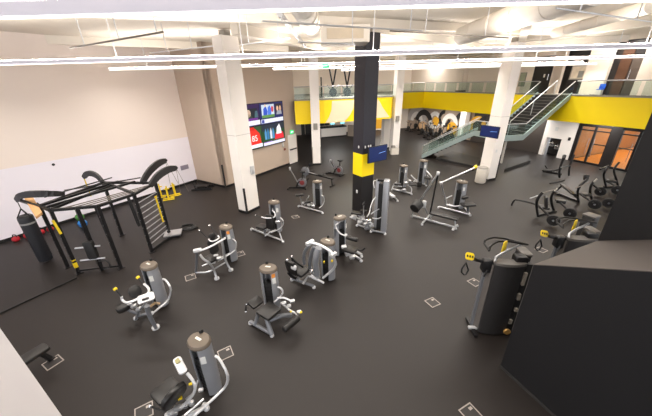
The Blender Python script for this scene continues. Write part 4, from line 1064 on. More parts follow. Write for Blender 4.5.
# low bars and top frame
for a, b in (('b', 'c'),):
    m.part(MB().bar(ft[a] + Z * .1, ft[b] + Z * .1, .06, .06), 'low_bar', blk_met, smooth=False)
for a, b in (('a', 'b'), ('b', 'c'), ('c', 'd'), ('d', 'e'), ('e', 'f'), ('f', 'a')):
    m.part(MB().bar(tp[a], tp[b], .08, .08, ext=.08), 'top_beam', blk_met, smooth=False)
for t in (.3, .62):
    p, q = tp['a'].lerp(tp['b'], t * 1.4 - .2), tp['f'].lerp(tp['e'], t)
    m.part(MB().bar(p + Z * .05, q + Z * .05, .08, .07), 'top_beam', blk_met, smooth=False)
for t in (.15, .38, .6, .85):
    p, q = tp['b'].lerp(tp['c'], t), tp['e'].lerp(tp['d'], t)
    m.part(MB().tube([p, q], .017, 8), 'pull_up_bar', dkp)
for t in (.2, .75):
    p, q = tp['a'].lerp(tp['f'], t) + Z * .14, tp['a'].lerp(tp['f'], min(1, t + .3)) + Z * .14
    m.part(MB().tube([tp['a'].lerp(tp['f'], t * .5) + Z * .2, tp['f'].lerp(tp['e'], t) + Z * .2], .022, 8), 'pull_up_bar', blk_met)
m.part(MB().bar(tp['f'] + Z * .04, tp['d'] + Z * .04, .07, .07), 'cross_brace', blk_met, smooth=False)
m.part(MB().bar(tp['b'] + Z * .02, tp['f'].lerp(tp['d'], .3) + Z * .02, .07, .07), 'cross_brace', blk_met, smooth=False)
# ladder side
for i in range(9):
    z = .3 + i * .2; m.part(MB().tube([V((ft['d'].x, ft['d'].y, z)), V((ft['e'].x, ft['e'].y, z))], .02, 8), 'ladder_rung', mat('rung_grey', '8d8d90', .4, .4))
# curved flat arms
def flat_arm(pts, nm='curved_arm', w=.2, th=.08):
    pts = [V(p) for p in pts]
    for _ in range(2):
        q = [pts[0]]
        for a, b in zip(pts, pts[1:]): q += [a * .75 + b * .25, a * .25 + b * .75]
        pts = q + [pts[-1]]
    mb = MB(); n = len(pts); o = len(mb.v)
    for i, p in enumerate(pts):
        t = (pts[min(i + 1, n - 1)] - pts[max(i - 1, 0)]).normalized(); s_ = t.cross(Z).normalized(); u = s_.cross(t)
        k = .6 + .4 * math.sin(math.pi * (i + .6) / n)
        for a, b in ((-1, -1), (1, -1), (1, 1), (-1, 1)): mb.v.append(p + s_ * (a * th / 2) + u * (b * w * k / 2))
    for i in range(n - 1):
        for j in range(4):
            mb.f.append([o + i * 4 + j, o + i * 4 + (j + 1) % 4, o + (i + 1) * 4 + (j + 1) % 4, o + (i + 1) * 4 + j]); mb.m.append(0)
    mb.f += [[o, o + 1, o + 2, o + 3], [o + (n - 1) * 4 + k for k in (3, 2, 1, 0)]]; mb.m += [0, 0]
    return m.part(mb, nm, mat('arm_charcoal', '2f2e30', .4, .2, .08, 7), smooth=False)
bagp = P(46.5, 260, .06)
bag_top = V((bagp.x, bagp.y, 2.24))
inner = tp['a'].lerp(tp['f'], .35) + Z * .1
ar1 = flat_arm([inner, tp['a'].lerp(tp['b'], .2) + Z * .36 + A * .2, bag_top + (tp['a'] - bag_top) * .35 + Z * .3, bag_top + Z * .06])
m.part(MB().bar(tp['a'].lerp(tp['b'], .5), bag_top + Z * .1, .07, .07), 'support_bar', blk_met, ar1, smooth=False)
for k, e_ in (('d', (165.5, 160.5, 2.6)), ('e', (176, 168, 2.45))):
    s0 = tp['d'].lerp(tp['e'], .1 if k == 'd' else .75); e1_ = P(*e_)
    if k == 'd': s0 = tp['f'].lerp(tp['e'], .75)
    ar = flat_arm([s0, s0.lerp(e1_, .3) + Z * .16, s0.lerp(e1_, .7) + Z * .15, e1_], w=.27)
    m.part(MB().lathe(e1_ - V((.0, .05, 0)), [(.06, 0), (.07, .05), (.06, .1)], 10, V((0, 1, 0))), 'pulley', blk_met, ar)
    m.part(MB().tube([e1_, e1_ + V((-.12, .1, -1.2))], .008, 5), 'cable', dkp, ar)
    m.part(MB().tube([e1_, e1_ + V((.35, -.1, -1.0))], .008, 5), 'cable', dkp, ar)
e2_ = P(84, 178, 2.35)
ar = flat_arm([tp['f'] + Z * .0, tp['f'].lerp(e2_, .25) + Z * .28, tp['f'].lerp(e2_, .7) + Z * .26, e2_ + Z * .02], w=.2)
m.part(MB().bar(e2_, e2_ - Z * .75, .035, .02), 'yellow_strap', yel, ar, smooth=False)
# wooden board and yellow bands
wb = [P(22.5, 195.5, 2.4), P(30.5, 193, 2.45), P(42, 212, 2.2), P(35.5, 217, 2.15)]
mb = MB(); mb.prism(wb, (0, 0, -.07)); m.part(mb, 'wooden_board', wood_m, smooth=False, label='light wooden board on the rig')
m.part(MB().bar(wb[1].lerp(wb[2], .5) - Z * .05, tp['a'], .06, .06), 'board_arm', blk_met, smooth=False)
q = ft['b']; m.part(MB().bar(V((q.x, q.y - .07, 1.95)), V((q.x + .1, q.y - .1, 1.5)), .06, .03), 'yellow_band', yel, smooth=False)
mb = MB(); mb.box(V((q.x, q.y, .32)), (.1, .1, .18), A); mb.box(V((q.x, q.y, .5)), (.1, .1, .04), A); m.part(mb, 'yellow_sleeve', yel, smooth=False)
q = ft['d'].lerp(ft['e'], .9); m.part(MB().bar(V((q.x, q.y - .08, 1.8)), V((q.x + .05, q.y - .12, .75)), .05, .025), 'yellow_band', yel, smooth=False)
mb = MB(); q = P(174, 236, .0); mb.box(q + Z * .14, (.62, .5, .05), n2(.9, .3)); pf = m.part(mb, 'step_plate', silver, smooth=False)
mb = MB(); mb.box(q + Z * .06, (.5, .4, .11), n2(.9, .3)); m.part(mb, 'step_base', blk_met, pf, smooth=False)
m.part(MB().bar(ft['d'] + Z * .08, q + Z * .08, .1, .1), 'low_bar', blk_met, smooth=False)
# hanging black loops
for p_, L in ((tp['b'].lerp(tp['c'], .93) + V((-.1, .12, 0)), 1.25), (tp['c'].lerp(tp['d'], .8), 1.1)):
    m.part(MB().tube([p_, p_ + V((.03, 0, -L * .5)), p_ + V((.06, 0, -L)), p_ + V((.12, 0, -L + .04)), p_ + V((.1, 0, -L * .5)), p_ + V((.04, 0, -.02))], .03, 8, 1), 'suspension_loop', blk)

# punching bag hung from the rig
r = thing('punching_bag', 'black hanging punching bag at the left end of the training rig', 'punching bag', V((bagp.x, bagp.y, .06)))
c = r.location
mb = MB(); mb.lathe(c, [(.14, 0), (.19, .03), (.2, .1), (.2, 1.6), (.19, 1.68), (.15, 1.72)], 20); mb.build('bag_body', mat('bag_black', '1b1b20', .45, 0, .1, 6), r, c)
mb = MB(); mb.lathe(c, [(.202, 1.43), (.204, 1.45), (.204, 1.47), (.202, 1.49)], 20); mb.build('bag_band', mat('band_grey', '8b8a88', .5), r, c)
mb = MB()
for a in (0, 2.1, 4.2): mb.tube([c + V((.17 * math.cos(a), .17 * math.sin(a), 1.7)), c + Z * 1.95], .018, 6)
mb.tube([c + Z * 1.93, c + Z * 2.22], .012, 6); mb.build('hanging_strap', blk, r, c)
# battle rope coil
q = P(188.5, 228.5)
mb = MB(); pts = [q + V((.36 * math.cos(a * .35) * (1 - a * .006), .26 * math.sin(a * .35) * (1 - a * .006), .035 + .0018 * a)) for a in range(56)]
mb.tube(pts, .03, 8); tag(mb.build('coiled_rope', blk, None, q), 'black rope coiled on the floor right of the rig step plate', 'rope')
a, b_ = P(-6, 316.5), P(77, 278); mb = MB(); mb.bar(a + Z * .02, b_ + Z * .02, .07, .035)
tag(mb.build('floor_strap', mat('strap_black', '121111', .5), None, a, smooth=False), 'long straight black strap on the floor running from the rig to the lower left', 'strap')

# yellow stands beyond the rig
yp = None
for i, ((px, py), lb_) in enumerate((((161, 197), 'yellow parallette stand by the left wall, nearest the rig'), ((169, 199.5), 'yellow parallette stand by the left wall, standing farthest forward'), ((175.5, 195.5), 'yellow parallette stand by the left wall, nearest the room corner'))):
    if yp is None:
        r = thing('parallette_stand', lb_, 'parallette', P(px, py), .2, 'yellow parallette stands')
        for y_ in (-.12, .12):
            mb = MB(); mb.tube([(-.27, y_, .03), (.27, y_, .03)], .03, 8); mb.build('foot_bar', yel, r)
        mb = MB(); mb.tube([(0, -.12, .03), (0, -.12, .7), (0, .12, .7), (0, .12, .03)], .035, 8); mb.build('handle_frame', yel, r)
        mb = MB(); mb.tube([(-.13, .12, .55), (.13, .12, .55)], .03, 8); mb.build('cross_grip', yel, r); yp = r
    else:
        r = copy_tree(yp); r.location = P(px, py); r['label'] = lb_; r.rotation_euler.z = .2 + i * .25
# balls and small weights by the wall
for (px, py, z), mm, lb_ in (((84, 225, .2), blue_m, 'blue medicine ball on the floor behind the rig'), ((81, 218.5, .2), green_m, 'green medicine ball on the floor by the left wall behind the rig')):
    r = thing('medicine_ball', lb_, 'ball', P(px, py + 2, 0)); c = r.location
    mb = MB(); mb.lathe(c, [(.05 + .0, 0)] + [(.17 * math.sin(t * math.pi / 10), .17 - .17 * math.cos(t * math.pi / 10)) for t in range(2, 9)] + [(.04, .338)], 16); mb.build('ball_shell', mm, r, c)
    mb = MB(); mb.tube([c + V((.171 * math.cos(a * .3927), .171 * math.sin(a * .3927), .17)) for a in range(16)], .006, 5, 0, True); mb.build('seam', blk, r, c)
for i, ((px, py), lb_) in enumerate((((17, 241), 'red and black kettlebell by the left wall, left of the punching bag'), ((28.5, 237.5), 'red and black kettlebell just behind the punching bag, second from the left'), ((42, 234), 'red and black kettlebell right of the punching bag'), ((51, 231), 'red and black kettlebell by the left wall, nearest the rig posts'))):
    r = thing('kettlebell', lb_, 'kettlebell', P(px, py), i * .7, 'red kettlebells by the left wall'); r.scale = (.75, .75, .75)
    mb = MB(); mb.lathe((0, 0, 0), [(.09, 0), (.15, .05), (.17, .13), (.14, .22), (.06, .26)], 14); mb.build('bell', red_m, r)
    mb = MB(); mb.tube([(-.09, 0, .2), (-.1, 0, .32), (-.05, 0, .37), (.05, 0, .37), (.1, 0, .32), (.09, 0, .2)], .025, 8, 1); mb.build('handle', blk, r)
# sled by the tan wall
q = P(203, 188.5); r = thing('push_sled', 'low black push sled on the floor in front of the tan wall', 'sled', q, .15)
mb = MB()
for y_ in (-.3, .3): mb.bar((-.55, y_, .06), (.55, y_, .06), .09, .1)
mb.build('runner', blk_met, r, smooth=False)
mb = MB(); mb.bar((-.3, -.3, .14), (-.3, .3, .14), .1, .06); mb.bar((.25, -.3, .14), (.25, .3, .14), .1, .06); mb.box((0, 0, .17), (.5, .4, .04)); mb.build('deck', blk_met, r, smooth=False)
for y_ in (-.25, .25):
    mb = MB(); mb.tube([(-.35, y_, .12), (-.42, y_, .5)], .028, 8); mb.build('push_post', blk_met, r)
# black bench at the lower left
p, q = P(47.5, 345.5, .45), P(26, 359, .45); d = (q - p); d.z = 0; d.normalize(); q = p + d * 1.1; nl = V((-d.y, d.x, 0))
r = thing('weight_bench', 'black flat bench partly hidden behind the white parapet at the lower left', 'bench', V((p.x, p.y, 0))); c = r.location.copy()
mb = MB(); mb.pad((p + q) / 2, d, nl, 1.1, .3, .08, .05, .02); mb.build('bench_pad', pad_m, r, c)
mb = MB(); mb.bar(p + d * .1 - Z * .07, q - d * .1 - Z * .07, .07, .06); fr_ = mb.build('spine', blk_met, r, c)
for e, g in ((p + d * .15 - Z * .07, P(51.3, 359.3, 0)), (p + d * .95 - Z * .07, V((p.x, p.y, 0)) + d * .95)):
    mb = MB(); mb.bar(e, g + Z * .02, .07, .07); mb.box(g + Z * .02, (.12, .12, .04), d, nl); mb.build('leg', blk_met, r, c, smooth=False)

# ================================================================== BIKES AND ROWER
def spin_bike(loc, rot, label, group=None, bars=True):
    r = thing('spin_bike', label, 'exercise bike', loc, rot, group)
    mb = MB(); mb.bar((-.5, -.26, .05), (-.5, .26, .05), .07, .07); mb.bar((.5, -.26, .05), (.5, .26, .05), .07, .07); mb.bar((-.5, 0, .08), (.5, 0, .08), .07, .06); mb.build('base_frame', blk_met, r)
    mb = MB(); mb.tube([(-.45, 0, .1), (-.1, 0, .42), (.22, 0, .6), (.42, 0, .12)], .045, 8, 1); mb.tube([(-.1, 0, .42), (.3, 0, .35)], .05, 8); mb.build('main_frame', blk_met, r)
    mb = MB(); mb.lathe((.3, -.03, .34), [(.24, 0), (.25, .01), (.25, .05), (.24, .06)], 20, (0, 1, 0)); w = mb.build('flywheel', blk_met, r)
    mb = MB(); mb.lathe((.3, .035, .34), [(.15, 0), (.15, .015)], 16, (0, 1, 0)); mb.build('wheel_guard', red_m if not bars else blk, w)
    mb = MB(); mb.tube([(-.08, 0, .4), (-.26, 0, .86)], .03, 8); mb.build('seat_post', blk_met, r)
    mb = MB(); mb.pad((-.28, 0, .9), (1, 0, .05), (0, 1, 0), .28, .2, .08, .08, .02); mb.build('saddle', blk, r)
    mb = MB(); mb.tube([(.22, 0, .58), (.3, 0, 1.0)], .03, 8); mb.build('handlebar_post', dkp, r)
    mb = MB(); mb.tube([(.48, -.16, 1.08), (.36, -.2, 1.02), (.3, 0, 1.0), (.36, .2, 1.02), (.48, .16, 1.08)], .022, 8, 1); mb.build('handlebar', blk, r)
    mb = MB(); mb.tube([(.02, -.12, .2), (.02, .0, .3), (.02, .12, .42)], .02, 6); mb.box((.02, -.16, .2), (.16, .08, .03)); mb.box((.02, .16, .42), (.16, .08, .03)); mb.build('crank', blk, r)
    return r
def air_bike(px, py, label, tip, fl):
    "upright bike with a long raked silver mast"
    c = P(px, py); m = Mach('exercise_bike', label, 'exercise bike', c, None)
    f_ = P(*fl)
    ma = m.tube('mast', [V((c.x + .1, c.y, .35)), P(*tip)], .04, silver, smooth=0)
    m.roller('mast_console', P(*tip) - Z * .08, P(*tip) + Z * .1, .055, ma, silver)
    d = (f_ - c); d.z = 0; d.normalize(); n = V((-d.y, d.x, 0))
    m.part(MB().lathe(V((f_.x, f_.y, .36)) - n * .04, [(.24, 0), (.26, .02), (.26, .07), (.24, .09)], 20, n), 'flywheel', grey_d)
    m.part(MB().lathe(V((f_.x, f_.y, .36)) - n * .07, [(.13, 0), (.14, .015), (.13, .03)], 16, n), 'wheel_cover', mat('dark_red', '7a2a2c', .5, 0, .08, 8))
    mb = MB(); o = V((c.x, c.y, 0)); e = V((f_.x, f_.y, 0)) + d * .2
    o2 = o - d * .45
    mb.bar(o2 + Z * .06, e + Z * .06, .08, .08); mb.bar(o2 - n * .25 + Z * .05, o2 + n * .25 + Z * .05, .08, .07); mb.bar(e - n * .25 + Z * .05, e + n * .25 + Z * .05, .08, .07); m.part(mb, 'base_frame', blk_met)
    m.tube('main_frame', [o + Z * .1, o + d * .15 + Z * .45, V((f_.x, f_.y, .4))], .06, blk_met)
    m.tube('seat_post', [V((f_.x, f_.y, .4)), V((f_.x, f_.y, .95)) + d * .05], .035, blk_met, smooth=0)
    m.pad('saddle', V((f_.x, f_.y, .98)) + d * .05, d, n, .3, .2, .08, None, blk)
    m.tube('handlebar', [V((f_.x, f_.y, .62)) - n * .25, V((f_.x, f_.y, .7)) + d * .1, V((f_.x, f_.y, .62)) + n * .25], .025, blk_met)
air_bike(296.5, 188.5, 'upright exercise bike with raked silver mast in front of the tan wall end', (290, 168.8, 1.25), (302.5, 188.5, 0))
air_bike(334, 174.5, 'upright exercise bike with raked silver mast left of the dark column, farther back', (330.6, 161, 1.2), (339.3, 175.5, 0))
# air rower
h0 = P(306, 181); e0_ = P(333, 186.5)
m = Mach('rowing_machine', 'black rowing machine with grey fan housing and long low rail between the two bikes', 'rowing machine', (h0 + e0_) / 2)
d = (e0_ - h0); d.z = 0; d.normalize(); n = V((-d.y, d.x, 0))
hd = m.part(MB().lathe(V((h0.x, h0.y, .62)) - n * .09, [(.2, 0), (.27, .03), (.27, .15), (.2, .18)], 20, n), 'fan_housing', grey_d)
m.tube('front_stand', [V((h0.x, h0.y, .6)), V((h0.x, h0.y, .06)) - d * .05], .045, grey_d, smooth=0)
m.part(MB().bar(V((h0.x, h0.y, .05)) - d * .05 - n * .3, V((h0.x, h0.y, .05)) - d * .05 + n * .3, .09, .07), 'front_foot', blk_met)
m.tube('console_arm', [V((h0.x, h0.y, .8)), V((h0.x, h0.y, 1.02)) + d * .3], .025, blk_met, smooth=0)
m.pad('console', V((h0.x, h0.y, 1.05)) + d * .34, n, Z, .22, .2, .06, None, blk_met)
m.part(MB().bar(V((h0.x, h0.y, .55)) + d * .2, V((e0_.x, e0_.y, .45)), .1, .07), 'slide_rail', blk_met, smooth=False)
m.tube('rail_strip', [V((h0.x, h0.y, .6)) + d * .25, V((h0.x, h0.y, .53)) + d * .8], .03, white_met, smooth=0)
m.tube('rear_leg', [V((e0_.x, e0_.y, .45)) - d * .1, V((e0_.x, e0_.y, .04)) - d * .05], .04, blk_met, smooth=0)
m.part(MB().bar(V((e0_.x, e0_.y, .04)) - d * .05 - n * .22, V((e0_.x, e0_.y, .04)) - d * .05 + n * .22, .07, .06), 'rear_foot', blk_met)
m.pad('sliding_seat', V((h0.x, h0.y, .6)) + d * 1.15, d, n, .28, .34, .06, None, blk)
m.tube('handle', [V((h0.x, h0.y, .68)) + d * .5 - n * .22, V((h0.x, h0.y, .68)) + d * .5 + n * .22], .02, blk, smooth=0)
# spin bikes crowded under the far balcony
proto = None
spots = [(409, 131.5), (416.5, 130), (424, 130.5), (432, 130.5), (440, 131), (448, 131), (428, 133), (436, 133.3), (444.5, 133.6), (452.5, 134), (423, 135.5), (432, 136), (441, 136.4), (450, 137), (427.5, 139), (437, 139.5), (447, 140), (471, 131), (480, 132), (474, 135), (484, 136)]
for i, (px, py) in enumerate(spots):
    rot = 1.75 + .12 * math.sin(i * 2.1)
    if proto is None: proto = spin_bike(P(px, py), rot, 'black spin bike in the crowded group under the far yellow balcony', 'spin bikes under the far balcony'); o = proto
    else: o = copy_tree(proto); o.location = P(px, py); o.rotation_euler.z = rot; o.scale = (1.15, 1.1, 1.25)
# mural of rings on the walls behind the bikes
r = thing('wall_mural', 'mural of large black, white and yellow rings on the wall behind the spin bikes', 'mural', dwu(-14) - D * .02)
mc = {'k': mat('mural_black', '1d1a1a', .6), 'w': mat('mural_white', 'e6e2dc', .6), 'g': mat('mural_grey', 'b5aeaa', .6), 'y': mat('mural_yellow', 'e0a526', .6), 't': mat('mural_tan', 'd9b184', .6)}
def ring(u, z, r0, r1, a0, a1, k, off):
    mb = MB(); n = 14; c = dwu(u) - D * off + Z * z
    for i in range(n + 1):
        a = math.radians(a0 + (a1 - a0) * i / n)
        for rr in (r0, r1): mb.v.append(c + C * (rr * math.cos(a)) + Z * (rr * math.sin(a)))
    for i in range(n): mb.f.append([2 * i, 2 * i + 1, 2 * i + 3, 2 * i + 2]); mb.m.append(0)
    mb.build('mural_ring', mc[k], r, r.location, smooth=False)
for args in ((-16.6, 1.0, 1.1, 1.75, 0, 180, 'g', .012), (-16.6, 1.0, .55, 1.1, 0, 180, 'w', .014), (-15.4, .9, .9, 1.5, 20, 170, 'k', .016), (-15.4, .2, .0, .9, 0, 180, 't', .018), (-13.6, 1.4, .5, .95, 0, 360, 'w', .014), (-13.4, 1.3, .0, .5, 0, 360, 'y', .016), (-12.2, 1.7, .5, .9, 90, 360, 'k', .014), (-11.4, 1.2, .6, 1.1, 0, 200, 'w', .016), (-11.0, .8, .2, .7, 0, 360, 'y', .018), (-9.8, 1.6, .5, 1.0, 60, 330, 'k', .014), (-9.2, 1.3, .0, .55, 0, 360, 'w', .016), (-8.0, 1.4, .5, .95, 0, 360, 'y', .014), (-7.2, 1.6, .4, .8, 90, 300, 'k', .016), (-6.2, 1.3, .5, .95, 0, 270, 'w', .014), (-5.2, 1.5, .4, .8, 0, 360, 'y', .016)):
    ring(*args)
for px0, px1, k, z1 in ((376.5, 384, 'y', 2.84), (398.5, 403, 't', 2.84)):
    pa, pb = farp(px0, 0) + fn * .03, farp(px1, 0) + fn * .03
    mb = MB(); mb.prism([pa + Z * .15, pb + Z * .15, pb + Z * z1, pa + Z * z1], fn * .01); mb.build('mural_block', mc[k], r, r.location, smooth=False)
# reception counter
a, b_ = P(321.4, 138.3), P(346.3, 135.9); d = (b_ - a).normalized(); n = V((-d.y, d.x, 0))
r = thing('reception_counter', 'long white reception counter with black top under the left balcony', 'counter', (a + b_) / 2); c = r.location.copy()
mb = MB(); mb.prism([a, b_, b_ + n * .7, a + n * .7], (0, 0, 1.0)); mb.build('front_panel', white_p, r, c, smooth=False)
mb = MB(); mb.prism([a - n * .05 + Z * 1.0, b_ - n * .05 + Z * 1.0, b_ + n * .75 + Z * 1.0, a + n * .75 + Z * 1.0], (0, 0, .12)); mb.build('counter_top', blk, r, c, smooth=False)
mb = MB(); mb.prism([a - n * .03, b_ - n * .03, b_ , a], (0, 0, .12)); mb.build('kick_plate', base_m, r, c, smooth=False)
for t, mm, lb_ in ((.08, blk, 'black monitor at the left end of the reception counter'), (.28, blk, 'black monitor second from the left on the reception counter'), (.5, cyan_s, 'pale blue lit monitor in the middle of the reception counter'), (.9, cyan_s, 'pale blue lit monitor at the right end of the reception counter')):
    q = a.lerp(b_, t) + n * .4 + Z * 1.12
    rr = thing('computer_monitor', lb_, 'monitor', q, 0, 'monitors on the reception counter')
    mb = MB(); mb.box(q + Z * .32, (.55, .05, .36), d); mb.build('housing', blk, rr, q, smooth=False)
    mb = MB(); mb.box(q + Z * .32 - n * .03, (.5, .01, .31), d); mb.build('display', mm if mm is cyan_s else mat('screen_off', '2a2d33', .3), rr, q, smooth=False)
    mb = MB(); mb.tube([q, q + Z * .2], .03, 8); mb.lathe(q, [(.12, 0), (.11, .015)], 12); mb.build('stand', blk, rr, q)
q = farp(350, 0) + fn * 1.2
wall('wall_reception_side', P(347, 136.8) + V((0.1, .4, 0)), P(357, 137.3) + V((.1, .4, 0)), 0, 1.2, .2, mat('low_wall_tan', 'a8998a', .7), 1)

# climbing machines on the left balcony
for (px, lb_, px2) in ((333, 'tall black V-shaped climbing machine behind the left balcony glass, left one of the pair', 0), (347, 'tall black V-shaped climbing machine behind the left balcony glass, next to the dark column', 0)):
    q = P(px, 97, zf); k = 23.8 / q.y; q = V((q.x * k, 23.8, zf - .01))
    r = thing('vertical_climber', lb_, 'climbing machine', q, 0, 'climbing machines on the balcony'); c = q
    mb = MB()
    for s in (-1, 1): mb.tube([c + V((s * .04, 0, .9)), c + V((s * .3, .05, 2.25))], .06, 8); mb.tube([c + V((s * .3, .05, 2.2)), c + V((s * .36, .05, 2.3))], .07, 8)
    mb.build('climbing_arm', blk, r, c)
    mb = MB(); mb.tube([c + Z * .1, c + Z * .95], .08, 10); mb.build('mast', blk, r, c)
    mb = MB(); mb.lathe(c + V((0, -.2, .34)), [(.2, 0), (.3, .03), (.3, .12), (.2, .15)], 18, (0, 1, 0)); mb.build('fan_wheel', blk_met, r, c)
    mb = MB(); mb.bar(c + V((-.45, 0, .05)), c + V((.45, 0, .05)), .1, .08); mb.bar(c + V((0, -.5, .05)), c + V((0, .4, .05)), .1, .08); mb.build('base_frame', blk, r, c)
    mb = MB(); mb.tube([c + V((-.42, -.1, .85)), c + V((-.3, 0, .6)), c + V((0, 0, .5)), c + V((.3, 0, .6)), c + V((.42, -.1, .85))], .03, 8, 1); mb.build('handlebar', grey_d, r, c)
mb = MB(); q = P(321.5, 95, zf); q = V((q.x * 23 / q.y, 23, zf)); mb.tube([q, q + Z * 1.4], .05, 8); mb.lathe(q, [(.25, 0), (.25, .04), (.06, .06)], 14); tag(mb.build('stanchion', blk, None, q), 'thin black post standing behind the left balcony glass beside the white column', 'post')

# upper storey extras
q = dwu(-1.05) + D * .28 + Z * 5.75
r = thing('framed_picture', 'pale framed picture hung in the dark upper storey recess', 'picture', q)
mb = MB(); mb.box(q - D * .02, (.95, .05, .9), C, D); mb.build('frame', slab_m, r, q, smooth=False)
mb = MB(); mb.box(q - D * .05, (.8, .02, .75), C, D); pc = mb.build('print', mat('print_pale', 'd6c9b4', .6, 0, .35, 3), r, q, smooth=False)
mb = MB(); mb.box(q - D * .065 + C * .18 - Z * .12, (.3, .012, .42), C, D); mb.build('print_block', mat('print_grey', '8a8a86', .6, 0, .2, 4), pc, q, smooth=False)
q = PY(522.5, 79.5, dwu(0) - D * .03, (C.x, C.y)); r = thing('framed_picture', 'small grey framed picture on the pale upper wall right of the white column', 'picture', q)
mb = MB(); mb.box(q, (.5, .04, 1.0), C, D); mb.build('frame', slab_m, r, q, smooth=False)
mb = MB(); mb.box(q - D * .025, (.4, .02, .88), C, D); mb.build('print', mat('print_sage', '9aa08a', .6, 0, .25, 5), r, q, smooth=False)
q = dwu(.85) - D * .5; q.z = zf - .02
ck = r
r = thing('blue_chair', 'bright blue chair behind the glass railing on the upper right storey', 'chair', q)
bx = mat('chair_blue', '1f5fd0', .5, 0, .05, 5)
mb = MB(); mb.pad(q + Z * .45, C, D, .5, .48, .08, .08, .02); mb.build('seat', bx, r, q)
mb = MB(); mb.pad(q + Z * .72 + D * .22, C, Z, .5, .5, .07, .1, .02); mb.build('backrest', bx, r, q)
for a in (-1, 1):
    for b in (-1, 1):
        mb = MB(); mb.tube([q + C * (.2 * a) + D * (.18 * b), q + C * (.18 * a) + D * (.16 * b) + Z * .42], .018, 6); mb.build('leg', silver, r, q)

r.scale = (.62, .62, .62)
# ================================================================== PLATE-LOADED MACHINES
def plate(m, c, ax_, rad=.225, parent=None):
    ax_ = V(ax_).normalized()
    o = m.part(MB().lathe(c - ax_ * .05, [(rad * .92, 0), (rad, .02), (rad, .08), (rad * .92, .1)], 24, ax_), 'weight_plate', blk, parent)
    m.part(MB().lathe(c - ax_ * .07, [(.035, 0), (.042, .01), (.042, .13), (.035, .14)], 12, ax_), 'plate_hub', grey_d, o)
    m.part(MB().lathe(c - ax_ * .056, [(rad * .62, 0), (rad * .6, .112)], 20, ax_), 'plate_rim', blk_met, o)
AX = n2(.75, .66)
m = Mach('plate_loaded_press', 'black plate-loaded machine with two big round plates, nearest of the black group on the right', 'exercise machine', P(540, 212))
m.tube('long_leg', [P(511.5, 205.5, .05), P(513.5, 201, .28), P(516, 199.3, .4), P(536, 204, .45), P(541, 207.5, .4)], .045, blk_met, smooth=1)
m.tube('main_post', [P(538, 216.5, .05), P(536.8, 209, .4), P(536.3, 202, .75), P(538.5, 197, .98), P(542.5, 192.5, 1.18)], [.06, .075], blk_met)
m.tube('rear_post', [P(554, 210.5, .05), P(551.5, 204, .4), P(551, 197.5, .75), P(553.5, 192, 1.0), P(557.5, 188, 1.2)], .055, blk_met)
m.tube('top_link', [P(541, 194, 1.12), P(549, 191, 1.15), P(556, 189.2, 1.18)], .022, dkp)
g = m.tube('press_handle', [P(530, 198.3, 1.0), P(534, 197, 1.0), P(538, 195.5, 1.02)], .024, silver, smooth=0)
m.roller('light_grip', P(554.5, 191.5, 1.1), P(557, 188.5, 1.2), .036, None, slab_m)
m.tube('plate_arm', [P(540, 207, .5), P(545, 212, .45), P(552, 218, .34)], .045, blk_met)
m.tube('plate_arm', [P(556, 200, .5), P(562, 204, .45), P(569, 211, .34)], .045, blk_met)
m.pad('seat', P(544, 207, .45), n2(.8, -.4), n2(.4, .8), .38, .36, .1)
m.pad('backrest', P(546, 202, .8), n2(.4, .8), V((-.2, .1, 1)), .32, .5, .1)
m.pad('pad_roll', P(561, 201.5, .5), n2(.8, -.4), n2(.4, .8), .34, .22, .14)
m.part(MB().bar(P(538, 215, .04), P(556, 211, .04), .09, .07), 'base_rail', blk_met)
plate(m, P(553.5, 220.3, .27), AX); plate(m, P(570, 213.3, .27), AX)

m = Mach('plate_loaded_row', 'black plate-loaded machine with sloping bench and plates, second of the black group on the right', 'exercise machine', P(576, 200))
m.tube('slope_rail', [P(555, 191.5, .06), P(562.5, 185.5, .5), P(577.5, 198, .3)], .05, blk_met, smooth=0)
m.part(MB().bar(P(555, 192, .05), P(579, 201.5, .05), .1, .08), 'base_rail', blk_met)
m.part(MB().bar(P(554, 190, .05), P(558, 194.5, .05), .1, .08), 'base_rail', blk_met)
m.pad('bench_pad', P(568, 189.5, .5), (P(577, 197, .42) - P(562, 184.5, .58)), n2(.6, .8), 1.1, .26, .08)
m.tube('front_bar', [P(550, 183.5, .55), P(557, 182.2, .58), P(564, 180.3, .62)], .045, blk_met, smooth=0)
m.tube('main_post', [P(578.5, 202, .05), P(577.5, 195, .4), P(578, 188.5, .75), P(582, 183.5, 1.0), P(587, 179.5, 1.15)], [.06, .075], blk_met)
m.pad('head_pad', P(586.3, 177.3, 1.22), n2(.8, -.5), V((-.3, .3, 1)), .2, .26, .1)
m.tube('rear_post', [P(592, 200, .05), P(590, 193, .45), P(590.5, 186.5, .8), P(593.5, 181.5, 1.05), P(597, 178.5, 1.18)], .055, blk_met)
m.tube('top_link', [P(576, 188, .95), P(583, 185.5, 1.0), P(590, 182, 1.08)], .022, dkp, smooth=0)
m.roller('light_grip', P(593.7, 182, 1.05), P(597, 178.7, 1.18), .036, None, slab_m)
m.tube('plate_arm', [P(579, 193.5, .5), P(586, 198, .42), P(594, 203, .34)], .045, blk_met)
m.tube('plate_arm', [P(592, 184, .6), P(597, 188, .45), P(601, 191, .36)], .045, blk_met)
m.pad('seat', P(586, 194.5, .45), n2(.8, -.4), n2(.4, .8), .36, .32, .1)
plate(m, P(594.8, 204.3, .27), AX); plate(m, P(600.5, 191.3, .27), AX); plate(m, P(609, 203, .27), AX)

